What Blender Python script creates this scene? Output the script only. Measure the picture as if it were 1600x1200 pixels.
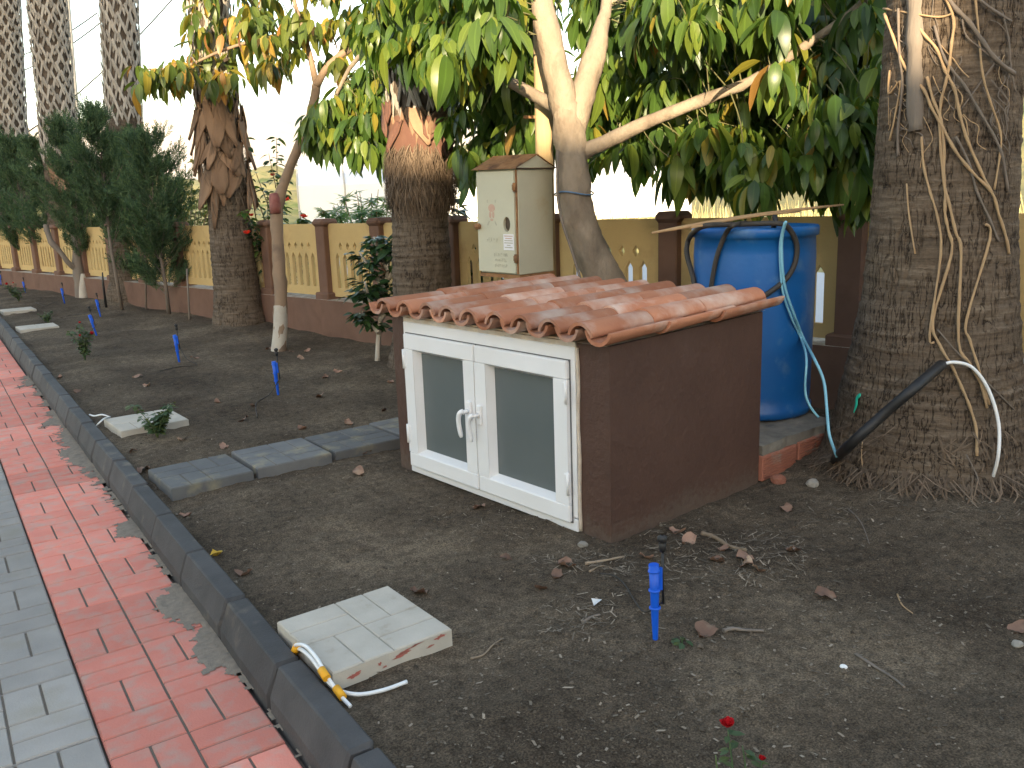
import bpy, bmesh, math, random
import numpy as np
from mathutils import Vector, Matrix, Quaternion
R = math.radians
for o in list(bpy.data.objects): bpy.data.objects.remove(o)
SC = bpy.context.scene
COL = SC.collection

# ------------------------------------------------------------------ camera
CF, PITCH, YAW, ROLL, CH = 1370.0, R(12.3), R(33.515), R(1.994), 1.3
_fw = np.array([math.sin(YAW)*math.cos(PITCH), math.cos(YAW)*math.cos(PITCH), -math.sin(PITCH)])
_r0 = np.array([math.cos(YAW), -math.sin(YAW), 0.0]); _u0 = np.cross(_r0, _fw)
_rt = _r0*math.cos(ROLL)-_u0*math.sin(ROLL); _up = _u0*math.cos(ROLL)+_r0*math.sin(ROLL)
_C = np.array([0, 0, CH])
def ray(x, y): return _fw+_rt*(x-800)/CF-_up*(y-600)/CF
def P(x, y, d): return Vector(_C+ray(x, y)*d)                       # a pixel's direction at a known depth
def G(x, y, z=0.0):                                                  # a pixel's direction down to a level surface
    d = ray(x, y); return Vector(_C+d*((z-CH)/d[2]))
def depth(p): return float((np.array(p)-_C)@_fw)
cam = bpy.data.cameras.new('camera'); cam.sensor_width = 36; cam.lens = CF/1600*36
cam.clip_start = 0.05; cam.clip_end = 20000
camo = bpy.data.objects.new('camera', cam); COL.objects.link(camo)
camo.matrix_world = Matrix(((_rt[0], _up[0], -_fw[0], 0), (_rt[1], _up[1], -_fw[1], 0), (_rt[2], _up[2], -_fw[2], CH), (0, 0, 0, 1)))
SC.camera = camo
# ------------------------------------------------------------------ sky, sun, exposure
SUN_EL, SUN_AZ = R(9.5), R(215.0)                                    # low sun behind the camera, azimuth from +Y towards +X
W = bpy.data.worlds.new('World'); SC.world = W; W.use_nodes = True
nt = W.node_tree; bg = nt.nodes['Background']
sky = nt.nodes.new('ShaderNodeTexSky'); sky.sky_type = 'NISHITA'; sky.sun_disc = False
sky.sun_elevation = SUN_EL; sky.sun_rotation = SUN_AZ; sky.altitude = 50; sky.air_density = 1.0; sky.dust_density = 1.0; sky.ozone_density = 0.25
nt.links.new(sky.outputs['Color'], bg.inputs['Color']); bg.inputs['Strength'].default_value = 0.15
sl = bpy.data.lights.new('sun', 'SUN'); sl.energy = 5.0; sl.angle = R(0.55); sl.color = (1.0, 0.80, 0.52)
so = bpy.data.objects.new('sun', sl); COL.objects.link(so)
sd = Vector((math.sin(SUN_AZ)*math.cos(SUN_EL), math.cos(SUN_AZ)*math.cos(SUN_EL), math.sin(SUN_EL)))
so.rotation_euler = sd.to_track_quat('Z', 'Y').to_euler()
SC.view_settings.view_transform = 'Standard'; SC.view_settings.look = 'None'
SC.view_settings.exposure = 2.2; SC.view_settings.gamma = 1.0; SC.view_settings.use_curve_mapping = False

# ------------------------------------------------------------------ noise
def _hash(ix, iy, iz, seed):
    h = (ix*374761393+iy*668265263+iz*2147483647+seed*1274126177) & 0xffffffff
    h = ((h ^ (h >> 13))*1274126177) & 0xffffffff
    h = ((h ^ (h >> 16))*2246822519) & 0xffffffff
    return ((h ^ (h >> 15)) & 0xffff)/65535.0
def vn(x, y, z=0.0, seed=0):
    x, y, z = np.broadcast_arrays(np.asarray(x, float), np.asarray(y, float), np.asarray(z, float))
    ix, iy, iz = np.floor(x).astype(np.int64), np.floor(y).astype(np.int64), np.floor(z).astype(np.int64)
    fx, fy, fz = x-ix, y-iy, z-iz
    fx, fy, fz = fx*fx*(3-2*fx), fy*fy*(3-2*fy), fz*fz*(3-2*fz)
    def L(a, b, t): return a+(b-a)*t
    r = []
    for dz in (0, 1):
        a = L(_hash(ix, iy, iz+dz, seed), _hash(ix+1, iy, iz+dz, seed), fx)
        b = L(_hash(ix, iy+1, iz+dz, seed), _hash(ix+1, iy+1, iz+dz, seed), fx)
        r.append(L(a, b, fy))
    return L(r[0], r[1], fz)*2-1
def fbm(x, y, z=0.0, o=4, seed=0):
    s, a = 0, 1.0
    for k in range(o):
        f = 2**k; s = s+a*vn(np.asarray(x)*f, np.asarray(y)*f, np.asarray(z)*f, seed+k*17); a *= .5
    return s

# ------------------------------------------------------------------ objects
def setp(o, label=None, cat=None, group=None, kind=None):
    if label: o['label'] = label
    if cat: o['category'] = cat
    if group: o['group'] = group
    if kind: o['kind'] = kind
    return o
def empty(name, loc=(0, 0, 0), rz=0.0, **k):
    o = bpy.data.objects.new(name, None); o.empty_display_size = .1; COL.objects.link(o)
    o.location = loc; o.rotation_euler = (0, 0, rz); return setp(o, **k)
def link(name, me, parent=None, **k):
    o = bpy.data.objects.new(name, me); COL.objects.link(o)
    if parent: o.parent = parent
    return setp(o, **k)
def npmesh(name, v, quads=None, tris=None, mats=(), smooth=True, uv=None, mi=None):
    me = bpy.data.meshes.new(name); v = np.asarray(v, np.float32)
    q = np.zeros((0, 4), np.int32) if quads is None else np.asarray(quads, np.int32).reshape(-1, 4)
    t = np.zeros((0, 3), np.int32) if tris is None else np.asarray(tris, np.int32).reshape(-1, 3)
    me.vertices.add(len(v)); me.vertices.foreach_set('co', v.ravel())
    nl = q.size+t.size; me.loops.add(nl)
    me.loops.foreach_set('vertex_index', np.concatenate([q.ravel(), t.ravel()]))
    me.polygons.add(len(q)+len(t))
    me.polygons.foreach_set('loop_start', np.concatenate([np.arange(len(q))*4, q.size+np.arange(len(t))*3]).astype(np.int32))
    me.polygons.foreach_set('loop_total', np.concatenate([np.full(len(q), 4), np.full(len(t), 3)]).astype(np.int32))
    if uv is not None:
        u = me.uv_layers.new(name='UVMap'); u.data.foreach_set('uv', np.asarray(uv, np.float32)[np.concatenate([q.ravel(), t.ravel()])].ravel())
    for m in mats: me.materials.append(m)
    if mi is not None: me.polygons.foreach_set('material_index', np.asarray(mi, np.int32))
    me.polygons.foreach_set('use_smooth', np.full(len(q)+len(t), bool(smooth)))
    me.update(calc_edges=True); me.validate(); return me
class MB:
    def __init__(s): s.v = []; s.f = []; s.m = []; s.sm = []
    def add(s, vs, fs, mi=0, smooth=False):
        b = len(s.v); s.v += [tuple(p) for p in vs]
        for f in fs: s.f.append(tuple(i+b for i in f)); s.m.append(mi); s.sm.append(smooth)
        return s
    def box(s, c, d, rot=None, mi=0, bev=0.0):
        x, y, z = d[0]/2, d[1]/2, d[2]/2
        if bev > 0:
            bm = bmesh.new(); bmesh.ops.create_cube(bm, size=1)
            bmesh.ops.scale(bm, vec=d, verts=bm.verts)
            bmesh.ops.bevel(bm, geom=bm.edges[:], offset=bev, segments=1, affect='EDGES')
            vs = [v.co.copy() for v in bm.verts]; bm.verts.index_update(); fs = [[v.index for v in f.verts] for f in bm.faces]; bm.free()
        else:
            vs = [Vector((a*x, b*y, e*z)) for a in (-1, 1) for b in (-1, 1) for e in (-1, 1)]
            fs = [(0, 1, 3, 2), (4, 6, 7, 5), (0, 4, 5, 1), (2, 3, 7, 6), (0, 2, 6, 4), (1, 5, 7, 3)]
        if rot is not None: vs = [rot @ v for v in vs]
        return s.add([v+Vector(c) for v in vs], fs, mi)
    def tube(s, pts, r, n=8, cap=True, mi=0, flat=1.0, twist=None):
        pts = [Vector(p) for p in pts]; m = len(pts)
        rr = r if hasattr(r, '__len__') else [r]*m
        t0 = (pts[1]-pts[0]).normalized(); a = t0.orthogonal().normalized()
        if twist is not None: a = (Vector(twist)-t0*t0.dot(Vector(twist))).normalized()
        vs = []
        for i in range(m):
            t = (pts[min(i+1, m-1)]-pts[max(i-1, 0)])
            t = t.normalized() if t.length > 1e-9 else t0
            a = (a-t*t.dot(a)); a = a.normalized() if a.length > 1e-6 else t.orthogonal().normalized(); b = t.cross(a)
            for k in range(n):
                w = 2*math.pi*k/n; vs.append(pts[i]+(a*math.cos(w)+b*math.sin(w)*flat)*rr[i])
        fs = [(i*n+k, i*n+(k+1) % n, (i+1)*n+(k+1) % n, (i+1)*n+k) for i in range(m-1) for k in range(n)]
        s.add(vs, fs, mi, True)
        if cap:
            b0 = len(s.v)-len(vs)
            s.f.append(tuple(b0+k for k in reversed(range(n)))); s.m.append(mi); s.sm.append(False)
            s.f.append(tuple(b0+(m-1)*n+k for k in range(n))); s.m.append(mi); s.sm.append(False)
        return s
    def lathe(s, prof, n=24, c=(0, 0, 0), mi=0, smooth=True):
        vs = [(c[0]+r*math.cos(2*math.pi*k/n), c[1]+r*math.sin(2*math.pi*k/n), c[2]+z) for r, z in prof for k in range(n)]
        fs = [(i*n+k, i*n+(k+1) % n, (i+1)*n+(k+1) % n, (i+1)*n+k) for i in range(len(prof)-1) for k in range(n)]
        return s.add(vs, fs, mi, smooth)
    def mesh(s, name, *mats):
        me = bpy.data.meshes.new(name); me.from_pydata(s.v, [], s.f)
        for m in mats: me.materials.append(m)
        me.polygons.foreach_set('material_index', s.m); me.polygons.foreach_set('use_smooth', s.sm); me.update(); return me
    def build(s, name, mats, parent=None, **k):
        mats = mats if isinstance(mats, (list, tuple)) else (mats,)
        return link(name, s.mesh(name, *mats), parent, **k)
def smoothpts(p, k=4):                                               # Catmull-Rom through points (tuples of any length)
    p = [np.array(q, float) for q in p]; out = []
    for i in range(len(p)-1):
        a, b, c, d = p[max(i-1, 0)], p[i], p[i+1], p[min(i+2, len(p)-1)]
        for j in range(k):
            t = j/k; out.append(.5*((2*b)+(c-a)*t+(2*a-5*b+4*c-d)*t*t+(3*b-a-3*c+d)*t**3))
    out.append(p[-1]); return out

# ------------------------------------------------------------------ materials
def mat(name, c1, c2=None, scale=6.0, rough=.8, bump=0.0, bscale=40.0, c3=None, c3scale=2.0, c3lo=.55, c3hi=.7, stretch=(1, 1, 1), detail=6, rand=0.0, spec=.3, metal=0.0, island=False, noisemix=.5, coat=0.0):
    m = bpy.data.materials.new(name); m.use_nodes = True; n = m.node_tree.nodes; l = m.node_tree.links
    b = n['Principled BSDF']; b.inputs['Roughness'].default_value = rough; b.inputs['Specular IOR Level'].default_value = spec; b.inputs['Metallic'].default_value = metal
    if coat: b.inputs['Coat Weight'].default_value = coat; b.inputs['Coat Roughness'].default_value = .15
    tc = n.new('ShaderNodeTexCoord'); oi = n.new('ShaderNodeObjectInfo')
    mp = n.new('ShaderNodeMapping'); mp.inputs['Scale'].default_value = stretch
    off = n.new('ShaderNodeVectorMath'); off.operation = 'MULTIPLY_ADD'
    l.new(oi.outputs['Random'], off.inputs[0]); off.inputs[1].default_value = (37, 53, 71); l.new(tc.outputs['Object'], off.inputs[2])
    l.new(off.outputs[0], mp.inputs['Vector'])
    def noise(sc, det=detail, rg=.55):
        t = n.new('ShaderNodeTexNoise'); t.inputs['Scale'].default_value = sc; t.inputs['Detail'].default_value = det; t.inputs['Roughness'].default_value = rg
        l.new(mp.outputs[0], t.inputs['Vector']); return t.outputs['Fac']
    def mix(f, a, bb):
        x = n.new('ShaderNodeMix'); x.data_type = 'RGBA'
        if hasattr(f, 'node'): l.new(f, x.inputs['Factor'])
        else: x.inputs['Factor'].default_value = f
        for q, s_ in ((a, 'A'), (bb, 'B')):
            i = [k for k in x.inputs if k.name == s_ and k.type == 'RGBA'][0]
            if hasattr(q, 'node'): l.new(q, i)
            else: i.default_value = (*q, 1)
        return [k for k in x.outputs if k.type == 'RGBA'][0]
    def ramp(f, lo, hi):
        r = n.new('ShaderNodeMapRange'); r.inputs['From Min'].default_value = lo; r.inputs['From Max'].default_value = hi
        l.new(f, r.inputs['Value']); return r.outputs['Result']
    col = None
    if c2 is not None: col = mix(ramp(noise(scale), .5-noisemix*.5, .5+noisemix*.5), c1, c2)
    else: col = mix(0.0, c1, c1)
    if c3 is not None: col = mix(ramp(noise(c3scale), c3lo, c3hi), col, c3)
    if rand or island:
        src = oi.outputs['Random']
        if island:
            ge = n.new('ShaderNodeNewGeometry'); ad = n.new('ShaderNodeMath'); ad.operation = 'ADD'
            l.new(ge.outputs['Random Per Island'], ad.inputs[0]); l.new(oi.outputs['Random'], ad.inputs[1])
            fr = n.new('ShaderNodeMath'); fr.operation = 'FRACT'; l.new(ad.outputs[0], fr.inputs[0]); src = fr.outputs[0]
        hs = n.new('ShaderNodeHueSaturation'); l.new(col, hs.inputs['Color'])
        mr = n.new('ShaderNodeMapRange'); mr.inputs['To Min'].default_value = 1-rand; mr.inputs['To Max'].default_value = 1+rand; l.new(src, mr.inputs['Value'])
        l.new(mr.outputs['Result'], hs.inputs['Value']); col = hs.outputs['Color']
    l.new(col, b.inputs['Base Color'])
    if bump:
        bp = n.new('ShaderNodeBump'); bp.inputs['Strength'].default_value = 1.0; bp.inputs['Distance'].default_value = bump
        l.new(noise(bscale, 8, .6), bp.inputs['Height']); l.new(bp.outputs[0], b.inputs['Normal'])
    return m
def leafmat(name, cols, trans=.45, rough=.38, tcol=(1.35, 1.25, .45), spec=.45):
    m = bpy.data.materials.new(name); m.use_nodes = True; n = m.node_tree.nodes; l = m.node_tree.links
    b = n['Principled BSDF']; b.inputs['Roughness'].default_value = rough; b.inputs['Specular IOR Level'].default_value = spec
    ge = n.new('ShaderNodeNewGeometry'); oi = n.new('ShaderNodeObjectInfo')
    ad = n.new('ShaderNodeMath'); ad.operation = 'ADD'; l.new(ge.outputs['Random Per Island'], ad.inputs[0]); l.new(oi.outputs['Random'], ad.inputs[1])
    fr = n.new('ShaderNodeMath'); fr.operation = 'FRACT'; l.new(ad.outputs[0], fr.inputs[0])
    cr = n.new('ShaderNodeValToRGB'); l.new(fr.outputs[0], cr.inputs[0])
    e = cr.color_ramp.elements; k = len(cols)
    while len(e) < k: e.new(.5)
    for i, (p, c) in enumerate(cols): e[i].position = p; e[i].color = (*c, 1)
    uv = n.new('ShaderNodeUVMap'); sp = n.new('ShaderNodeSeparateXYZ'); l.new(uv.outputs[0], sp.inputs[0])
    ab = n.new('ShaderNodeMath'); ab.operation = 'ABSOLUTE'; l.new(sp.outputs[0], ab.inputs[0])
    mr = n.new('ShaderNodeMapRange'); mr.inputs['From Min'].default_value = .02; mr.inputs['From Max'].default_value = .16; mr.inputs['To Min'].default_value = 1.35; mr.inputs['To Max'].default_value = 1.0
    l.new(ab.outputs[0], mr.inputs['Value'])
    hs = n.new('ShaderNodeHueSaturation'); l.new(cr.outputs[0], hs.inputs['Color']); l.new(mr.outputs['Result'], hs.inputs['Value'])
    l.new(hs.outputs[0], b.inputs['Base Color'])
    tr = n.new('ShaderNodeBsdfTranslucent'); mu = n.new('ShaderNodeMix'); mu.data_type = 'RGBA'; mu.blend_type = 'MULTIPLY'; mu.inputs['Factor'].default_value = 1
    A = [q for q in mu.inputs if q.type == 'RGBA']; l.new(hs.outputs[0], A[0]); A[1].default_value = (*tcol, 1)
    l.new([q for q in mu.outputs if q.type == 'RGBA'][0], tr.inputs['Color'])
    ms = n.new('ShaderNodeMixShader'); ms.inputs[0].default_value = trans
    l.new(b.outputs[0], ms.inputs[1]); l.new(tr.outputs[0], ms.inputs[2]); l.new(ms.outputs[0], n['Material Output'].inputs['Surface'])
    return m
M = {}
M['soil'] = mat('soil', (.080, .063, .047), (.135, .108, .082), 3.0, .95, .006, 60, c3=(.058, .046, .035), c3scale=.9, c3lo=.5, c3hi=.68, detail=9, spec=.1, noisemix=.35)
def soilmat():
    m = bpy.data.materials.new('soil'); m.use_nodes = True; n = m.node_tree.nodes; l = m.node_tree.links; b = n['Principled BSDF']; b.inputs['Roughness'].default_value = .97; b.inputs['Specular IOR Level'].default_value = .08
    tc = n.new('ShaderNodeTexCoord')
    def nz(sc, det, rg=.6):
        t = n.new('ShaderNodeTexNoise'); t.inputs['Scale'].default_value = sc; t.inputs['Detail'].default_value = det; t.inputs['Roughness'].default_value = rg; l.new(tc.outputs['Object'], t.inputs['Vector']); return t.outputs['Fac']
    def ramp(f, st):
        r = n.new('ShaderNodeValToRGB'); e = r.color_ramp.elements
        while len(e) < len(st): e.new(.5)
        for i, (p, c) in enumerate(st): e[i].position = p; e[i].color = (*c, 1)
        l.new(f, r.inputs[0]); return r.outputs[0]
    def mul(a, c):
        x = n.new('ShaderNodeMix'); x.data_type = 'RGBA'; x.blend_type = 'MULTIPLY'; x.inputs['Factor'].default_value = 1; q = [k for k in x.inputs if k.type == 'RGBA']; l.new(a, q[0]); l.new(c, q[1]); return [k for k in x.outputs if k.type == 'RGBA'][0]
    c = ramp(nz(1.1, 6, .6), [(.32, (.062, .047, .034)), (.5, (.102, .079, .057)), (.64, (.160, .124, .088))])
    c = mul(c, ramp(nz(26, 8, .7), [(.30, (.55, .54, .53)), (.5, (1, 1, 1)), (.72, (1.45, 1.43, 1.4))]))
    c = mul(c, ramp(nz(190, 3, .6), [(.34, (.55, .55, .55)), (.5, (1, 1, 1)), (.68, (1.7, 1.66, 1.6))])); l.new(c, b.inputs['Base Color'])
    bp = n.new('ShaderNodeBump'); bp.inputs['Distance'].default_value = .016; bp.inputs['Strength'].default_value = .9; l.new(nz(55, 10, .72), bp.inputs['Height']); l.new(bp.outputs[0], b.inputs['Normal']); return m
M['soil'] = soilmat()
M['clod'] = mat('clod', (.065, .052, .040), (.12, .098, .075), 30, .95, .002, 150, rand=.35, island=True, spec=.1)
M['litter'] = mat('litter', (.25, .205, .155), (.13, .105, .08), 9, .9, rand=.65, island=True, spec=.15)
M['red'] = mat('red_paver', (.69, .265, .205), (.60, .215, .165), 7, .95, .0018, 140, c3=(.50, .315, .26), c3scale=15, c3lo=.46, c3hi=.72, rand=.22, spec=.03, detail=9)
M['grey'] = mat('grey_paver', (.36, .33, .30), (.28, .26, .24), 6, .92, .0016, 140, c3=(.28, .25, .20), c3scale=4, c3lo=.55, c3hi=.75, rand=.16, spec=.06)
M['joint'] = mat('joint_sand', (.17, .14, .115), (.12, .10, .08), 20, .95, .001, 200, spec=.1)
M['kerb'] = mat('kerb_stone', (.046, .044, .045), (.078, .075, .075), 8, .75, .002, 120, c3=(.20, .17, .13), c3scale=5, c3lo=.62, c3hi=.8, rand=.18, spec=.3)
M['slabw'] = mat('pale_concrete', (.50, .455, .39), (.40, .36, .305), 9, .85, .0012, 150, c3=(.33, .28, .21), c3scale=9, c3lo=.6, c3hi=.76, rand=.06, spec=.2)
M['slabjoint'] = mat('slab_joint', (.34, .31, .26), (.26, .235, .195), 30, .9)
M['slabg'] = mat('dark_concrete', (.105, .105, .11), (.16, .158, .152), 7, .8, .0015, 120, c3=(.26, .23, .16), c3scale=6, c3lo=.56, c3hi=.72, rand=.15, spec=.25)
M['redpaint'] = mat('red_smear', (.42, .10, .08), (.30, .14, .11), 40, .8)
M['brown'] = mat('brown_render', (.066, .034, .025), (.085, .045, .033), 5, .6, .007, 22, c3=(.10, .060, .047), c3scale=3, c3lo=.58, c3hi=.85, spec=.3, detail=8)
def splash(m, zmax, col, amount=.8):
    n = m.node_tree.nodes; l = m.node_tree.links; b = n['Principled BSDF']; src = b.inputs['Base Color'].links[0].from_socket
    tc = n.new('ShaderNodeTexCoord'); sp = n.new('ShaderNodeSeparateXYZ'); l.new(tc.outputs['Object'], sp.inputs[0])
    t = n.new('ShaderNodeTexNoise'); t.inputs['Scale'].default_value = 38; t.inputs['Detail'].default_value = 9; t.inputs['Roughness'].default_value = .75; l.new(tc.outputs['Object'], t.inputs['Vector'])
    t2 = n.new('ShaderNodeTexNoise'); t2.inputs['Scale'].default_value = 3.5; t2.inputs['Detail'].default_value = 4; l.new(tc.outputs['Object'], t2.inputs['Vector'])
    h = n.new('ShaderNodeMapRange'); h.inputs[1].default_value = 0; h.inputs[2].default_value = zmax; h.inputs[3].default_value = .30; h.inputs[4].default_value = -.12; l.new(sp.outputs['Z'], h.inputs[0])
    a1 = n.new('ShaderNodeMath'); a1.operation = 'ADD'; l.new(t.outputs['Fac'], a1.inputs[0]); l.new(h.outputs[0], a1.inputs[1])
    a2 = n.new('ShaderNodeMath'); a2.operation = 'MULTIPLY_ADD'; l.new(t2.outputs['Fac'], a2.inputs[0]); a2.inputs[1].default_value = .35; l.new(a1.outputs[0], a2.inputs[2])
    f = n.new('ShaderNodeMapRange'); f.inputs[1].default_value = .76; f.inputs[2].default_value = .92; f.inputs[4].default_value = amount; l.new(a2.outputs[0], f.inputs[0])
    mx = n.new('ShaderNodeMix'); mx.data_type = 'RGBA'; q = [k for k in mx.inputs if k.type == 'RGBA']; l.new(f.outputs[0], mx.inputs['Factor']); l.new(src, q[0]); q[1].default_value = (*col, 1); l.new([k for k in mx.outputs if k.type == 'RGBA'][0], b.inputs['Base Color'])
splash(M['brown'], .17, (.115, .09, .07), .5)
M['pvc'] = mat('white_pvc', (.78, .78, .80), (.72, .71, .71), 3, .32, spec=.45, c3=(.62, .58, .54), c3scale=4, c3lo=.66, c3hi=.9)
M['gasket'] = mat('grey_gasket', (.10, .10, .105), (.14, .14, .14), 30, .6)
M['putty'] = mat('putty', (.62, .56, .48), (.42, .33, .25), 18, .9, .002, 60)
M['tile'] = mat('terracotta', (.46, .205, .118), (.36, .145, .082), 9, .85, .0015, 90, c3=(.55, .43, .36), c3scale=5, c3lo=.46, c3hi=.72, rand=.28, spec=.2)
M['tilepaint'] = M['brown']
M['tan'] = mat('ochre_render', (.55, .395, .185), (.48, .34, .155), 4, .9, .004, 90, c3=(.30, .19, .09), c3scale=3, c3lo=.6, c3hi=.85, spec=.15)
M['fbrown'] = mat('fence_brown', (.14, .08, .058), (.18, .105, .076), 5, .85, .003, 70, c3=(.10, .055, .04), c3scale=2.2, c3lo=.55, c3hi=.8, spec=.2)
M['ledge'] = mat('chipped_ledge', (.50, .46, .41), (.25, .20, .16), 12, .9, .004, 60, noisemix=.3)
M['blue'] = mat('blue_plastic', (.004, .085, .30), (.010, .115, .36), 5, .42, .0012, 40, c3=(.16, .27, .40), c3scale=7, c3lo=.58, c3hi=.92, detail=10, spec=.45)
M['stake'] = mat('stake_plastic', (.006, .10, .62), (.006, .085, .52), 20, .4, spec=.4)
M['black'] = mat('black_plastic', (.012, .012, .014), (.022, .021, .021), 20, .5, spec=.4)
M['hose'] = mat('dusty_hose', (.035, .031, .028), (.055, .048, .042), 30, .65, spec=.3)
M['lbhose'] = mat('pale_blue_hose', (.18, .42, .55), (.22, .48, .60), 20, .35, spec=.5)
M['wcable'] = mat('white_cable', (.78, .78, .78), (.70, .70, .70), 30, .4, spec=.4)
M['tape'] = mat('yellow_tape', (.80, .40, .02), (.72, .33, .02), 60, .5)
M['green'] = mat('green_plastic', (.02, .45, .30), (.02, .35, .24), 40, .4)
M['water'] = mat('dark_water', (.01, .013, .015), None, rough=.05, spec=.5)
M['concrete'] = mat('rough_concrete', (.24, .215, .18), (.155, .14, .118), 16, .95, .006, 60, spec=.15, noisemix=.35)
M['brick'] = mat('hollow_brick', (.33, .13, .085), (.26, .10, .066), 18, .9, .002, 90, c3=(.26, .22, .18), c3scale=10, c3lo=.56, c3hi=.72, rand=.1)
M['boxpaint'] = mat('cream_sheet_metal', (.52, .50, .39), (.46, .44, .34), 5, .5, .0008, 30, c3=(.40, .27, .12), c3scale=4, c3lo=.62, c3hi=.86, spec=.4)
M['rust'] = mat('rust', (.22, .10, .04), (.32, .18, .09), 25, .85, .001, 120, c3=(.10, .05, .03), c3scale=9)
M['sticker'] = mat('sticker', (.74, .73, .76), (.68, .67, .70), 20, .5)
M['ink'] = mat('faded_ink', (.34, .32, .265), (.46, .44, .35), 60, .7)
M['redink'] = mat('faded_red_ink', (.50, .30, .24), (.50, .38, .30), 60, .7)
M['palm'] = mat('palm_bark', (.135, .102, .075), (.205, .160, .120), 14, .95, .004, 90, c3=(.085, .064, .048), c3scale=5, c3lo=.5, c3hi=.75, stretch=(1, 1, 2.2), spec=.1, detail=9)
def barkmat(name, lo, midc, hi, sc=1.0):
    m = bpy.data.materials.new(name); m.use_nodes = True; n = m.node_tree.nodes; l = m.node_tree.links; b = n['Principled BSDF']; b.inputs['Roughness'].default_value = .95; b.inputs['Specular IOR Level'].default_value = .1
    tc = n.new('ShaderNodeTexCoord')
    def nz(scale, st, det=5, rg=.6):
        mp = n.new('ShaderNodeMapping'); mp.inputs['Scale'].default_value = st; l.new(tc.outputs['Object'], mp.inputs[0]); t = n.new('ShaderNodeTexNoise'); t.inputs['Scale'].default_value = scale*sc; t.inputs['Detail'].default_value = det; t.inputs['Roughness'].default_value = rg; l.new(mp.outputs[0], t.inputs['Vector']); return t.outputs['Fac']
    def ma(op, a, c):
        x = n.new('ShaderNodeMath'); x.operation = op
        for i, q in enumerate((a, c)):
            if hasattr(q, 'node'): l.new(q, x.inputs[i])
            else: x.inputs[i].default_value = q
        return x.outputs[0]
    def mr(v, a, c, d=0., e=1.):
        x = n.new('ShaderNodeMapRange'); x.inputs[1].default_value = a; x.inputs[2].default_value = c; x.inputs[3].default_value = d; x.inputs[4].default_value = e; l.new(v, x.inputs[0]); return x.outputs[0]
    ring = nz(10, (.5, .5, 5.0), 6, .65); crack = nz(44, (1, 1, .13), 3, .5); gr = nz(70, (1, 1, .7), 6, .65); big = nz(2.2, (1, 1, 1), 3)
    cr = mr(ma('ABSOLUTE', ma('SUBTRACT', crack, .5), 0), .0, .035); cr = ma('MAXIMUM', cr, mr(nz(7, (1, 1, .8), 3), .50, .62, 0, 1.0))
    h = ma('ADD', ma('MULTIPLY', ring, .80), ma('MULTIPLY', gr, .36)); h2 = ma('ADD', h, ma('MULTIPLY', cr, .30))
    cm = n.new('ShaderNodeValToRGB'); e = cm.color_ramp.elements; e[0].position = .50; e[0].color = (*lo, 1); e[1].position = 1.08 if False else 1.0; e[1].color = (*hi, 1); x = e.new(.76); x.color = (*midc, 1)
    l.new(ma('ADD', ma('MULTIPLY', h2, .78), ma('MULTIPLY', big, .12)), cm.inputs[0]); l.new(cm.outputs[0], b.inputs['Base Color'])
    bp = n.new('ShaderNodeBump'); bp.inputs['Distance'].default_value = .014/sc; l.new(h2, bp.inputs['Height']); l.new(bp.outputs[0], b.inputs['Normal']); return m
M['palm'] = barkmat('palm_bark', (.040, .029, .021), (.128, .096, .070), (.25, .20, .15))
M['palmfar'] = barkmat('palm_bark_far', (.05, .037, .028), (.135, .105, .08), (.22, .175, .135), .8)
M['palmfar_'] = mat('palm_bark_far', (.12, .092, .072), (.17, .135, .105), 10, .95, .006, 50, stretch=(1, 1, 3), spec=.1, rand=.12)
M['boot'] = mat('leaf_base', (.36, .325, .285), (.26, .23, .20), 14, .9, .003, 60, stretch=(1, 1, .5), rand=.28, spec=.15, c3=(.20, .155, .12), c3scale=6, c3lo=.6, c3hi=.85)
M['bootgap'] = mat('leaf_base_gap', (.075, .058, .045), (.12, .095, .075), 20, .95, .004, 60, spec=.1)
M['bootbrown'] = mat('brown_leaf_base', (.26, .165, .105), (.16, .10, .066), 8, .9, .003, 60, stretch=(1, 1, .4), rand=.25, spec=.15)
M['sheath'] = mat('red_brown_sheath', (.095, .042, .032), (.14, .075, .052), 8, .85, .003, 50, stretch=(1, 1, .4))
M['fibre'] = mat('palm_fibre', (.17, .125, .09), (.11, .08, .058), 10, .95, rand=.4, island=True, spec=.1)
M['vine'] = mat('tan_vine', (.42, .29, .165), (.33, .22, .125), 14, .8, .001, 90, spec=.2)
M['vinegrey'] = mat('grey_vine', (.19, .155, .13), (.14, .115, .095), 14, .85, .001, 90, spec=.2)
M['deadwood'] = mat('dead_wood', (.22, .185, .155), (.14, .118, .10), 7, .9, .004, 40, stretch=(3, 3, .4), spec=.15)
M['bark'] = mat('smooth_bark', (.29, .235, .18), (.21, .168, .128), 16, .9, .010, 34, c3=(.15, .118, .09), c3scale=6, c3lo=.50, c3hi=.70, stretch=(1, 1, .6), spec=.2, detail=9)
M['ybark'] = mat('young_bark', (.27, .185, .125), (.21, .15, .105), 9, .85, .002, 70, c3=(.16, .115, .085), c3scale=5, spec=.2)
M['lime'] = mat('limewash', (.44, .405, .35), (.36, .32, .27), 12, .9, .002, 60)
M['twig'] = mat('twig', (.30, .225, .155), (.22, .165, .115), 14, .85, rand=.25)
M['greentwig'] = mat('green_twig', (.13, .13, .055), (.10, .09, .045), 14, .8)
M['wood'] = mat('dry_reed', (.42, .27, .14), (.33, .20, .10), 8, .8, .001, 60, stretch=(.3, 4, 4), rand=.15)
M['postwood'] = mat('post_wood', (.46, .34, .19), (.36, .26, .14), 7, .85, .002, 40, stretch=(4, 4, .3))
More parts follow.
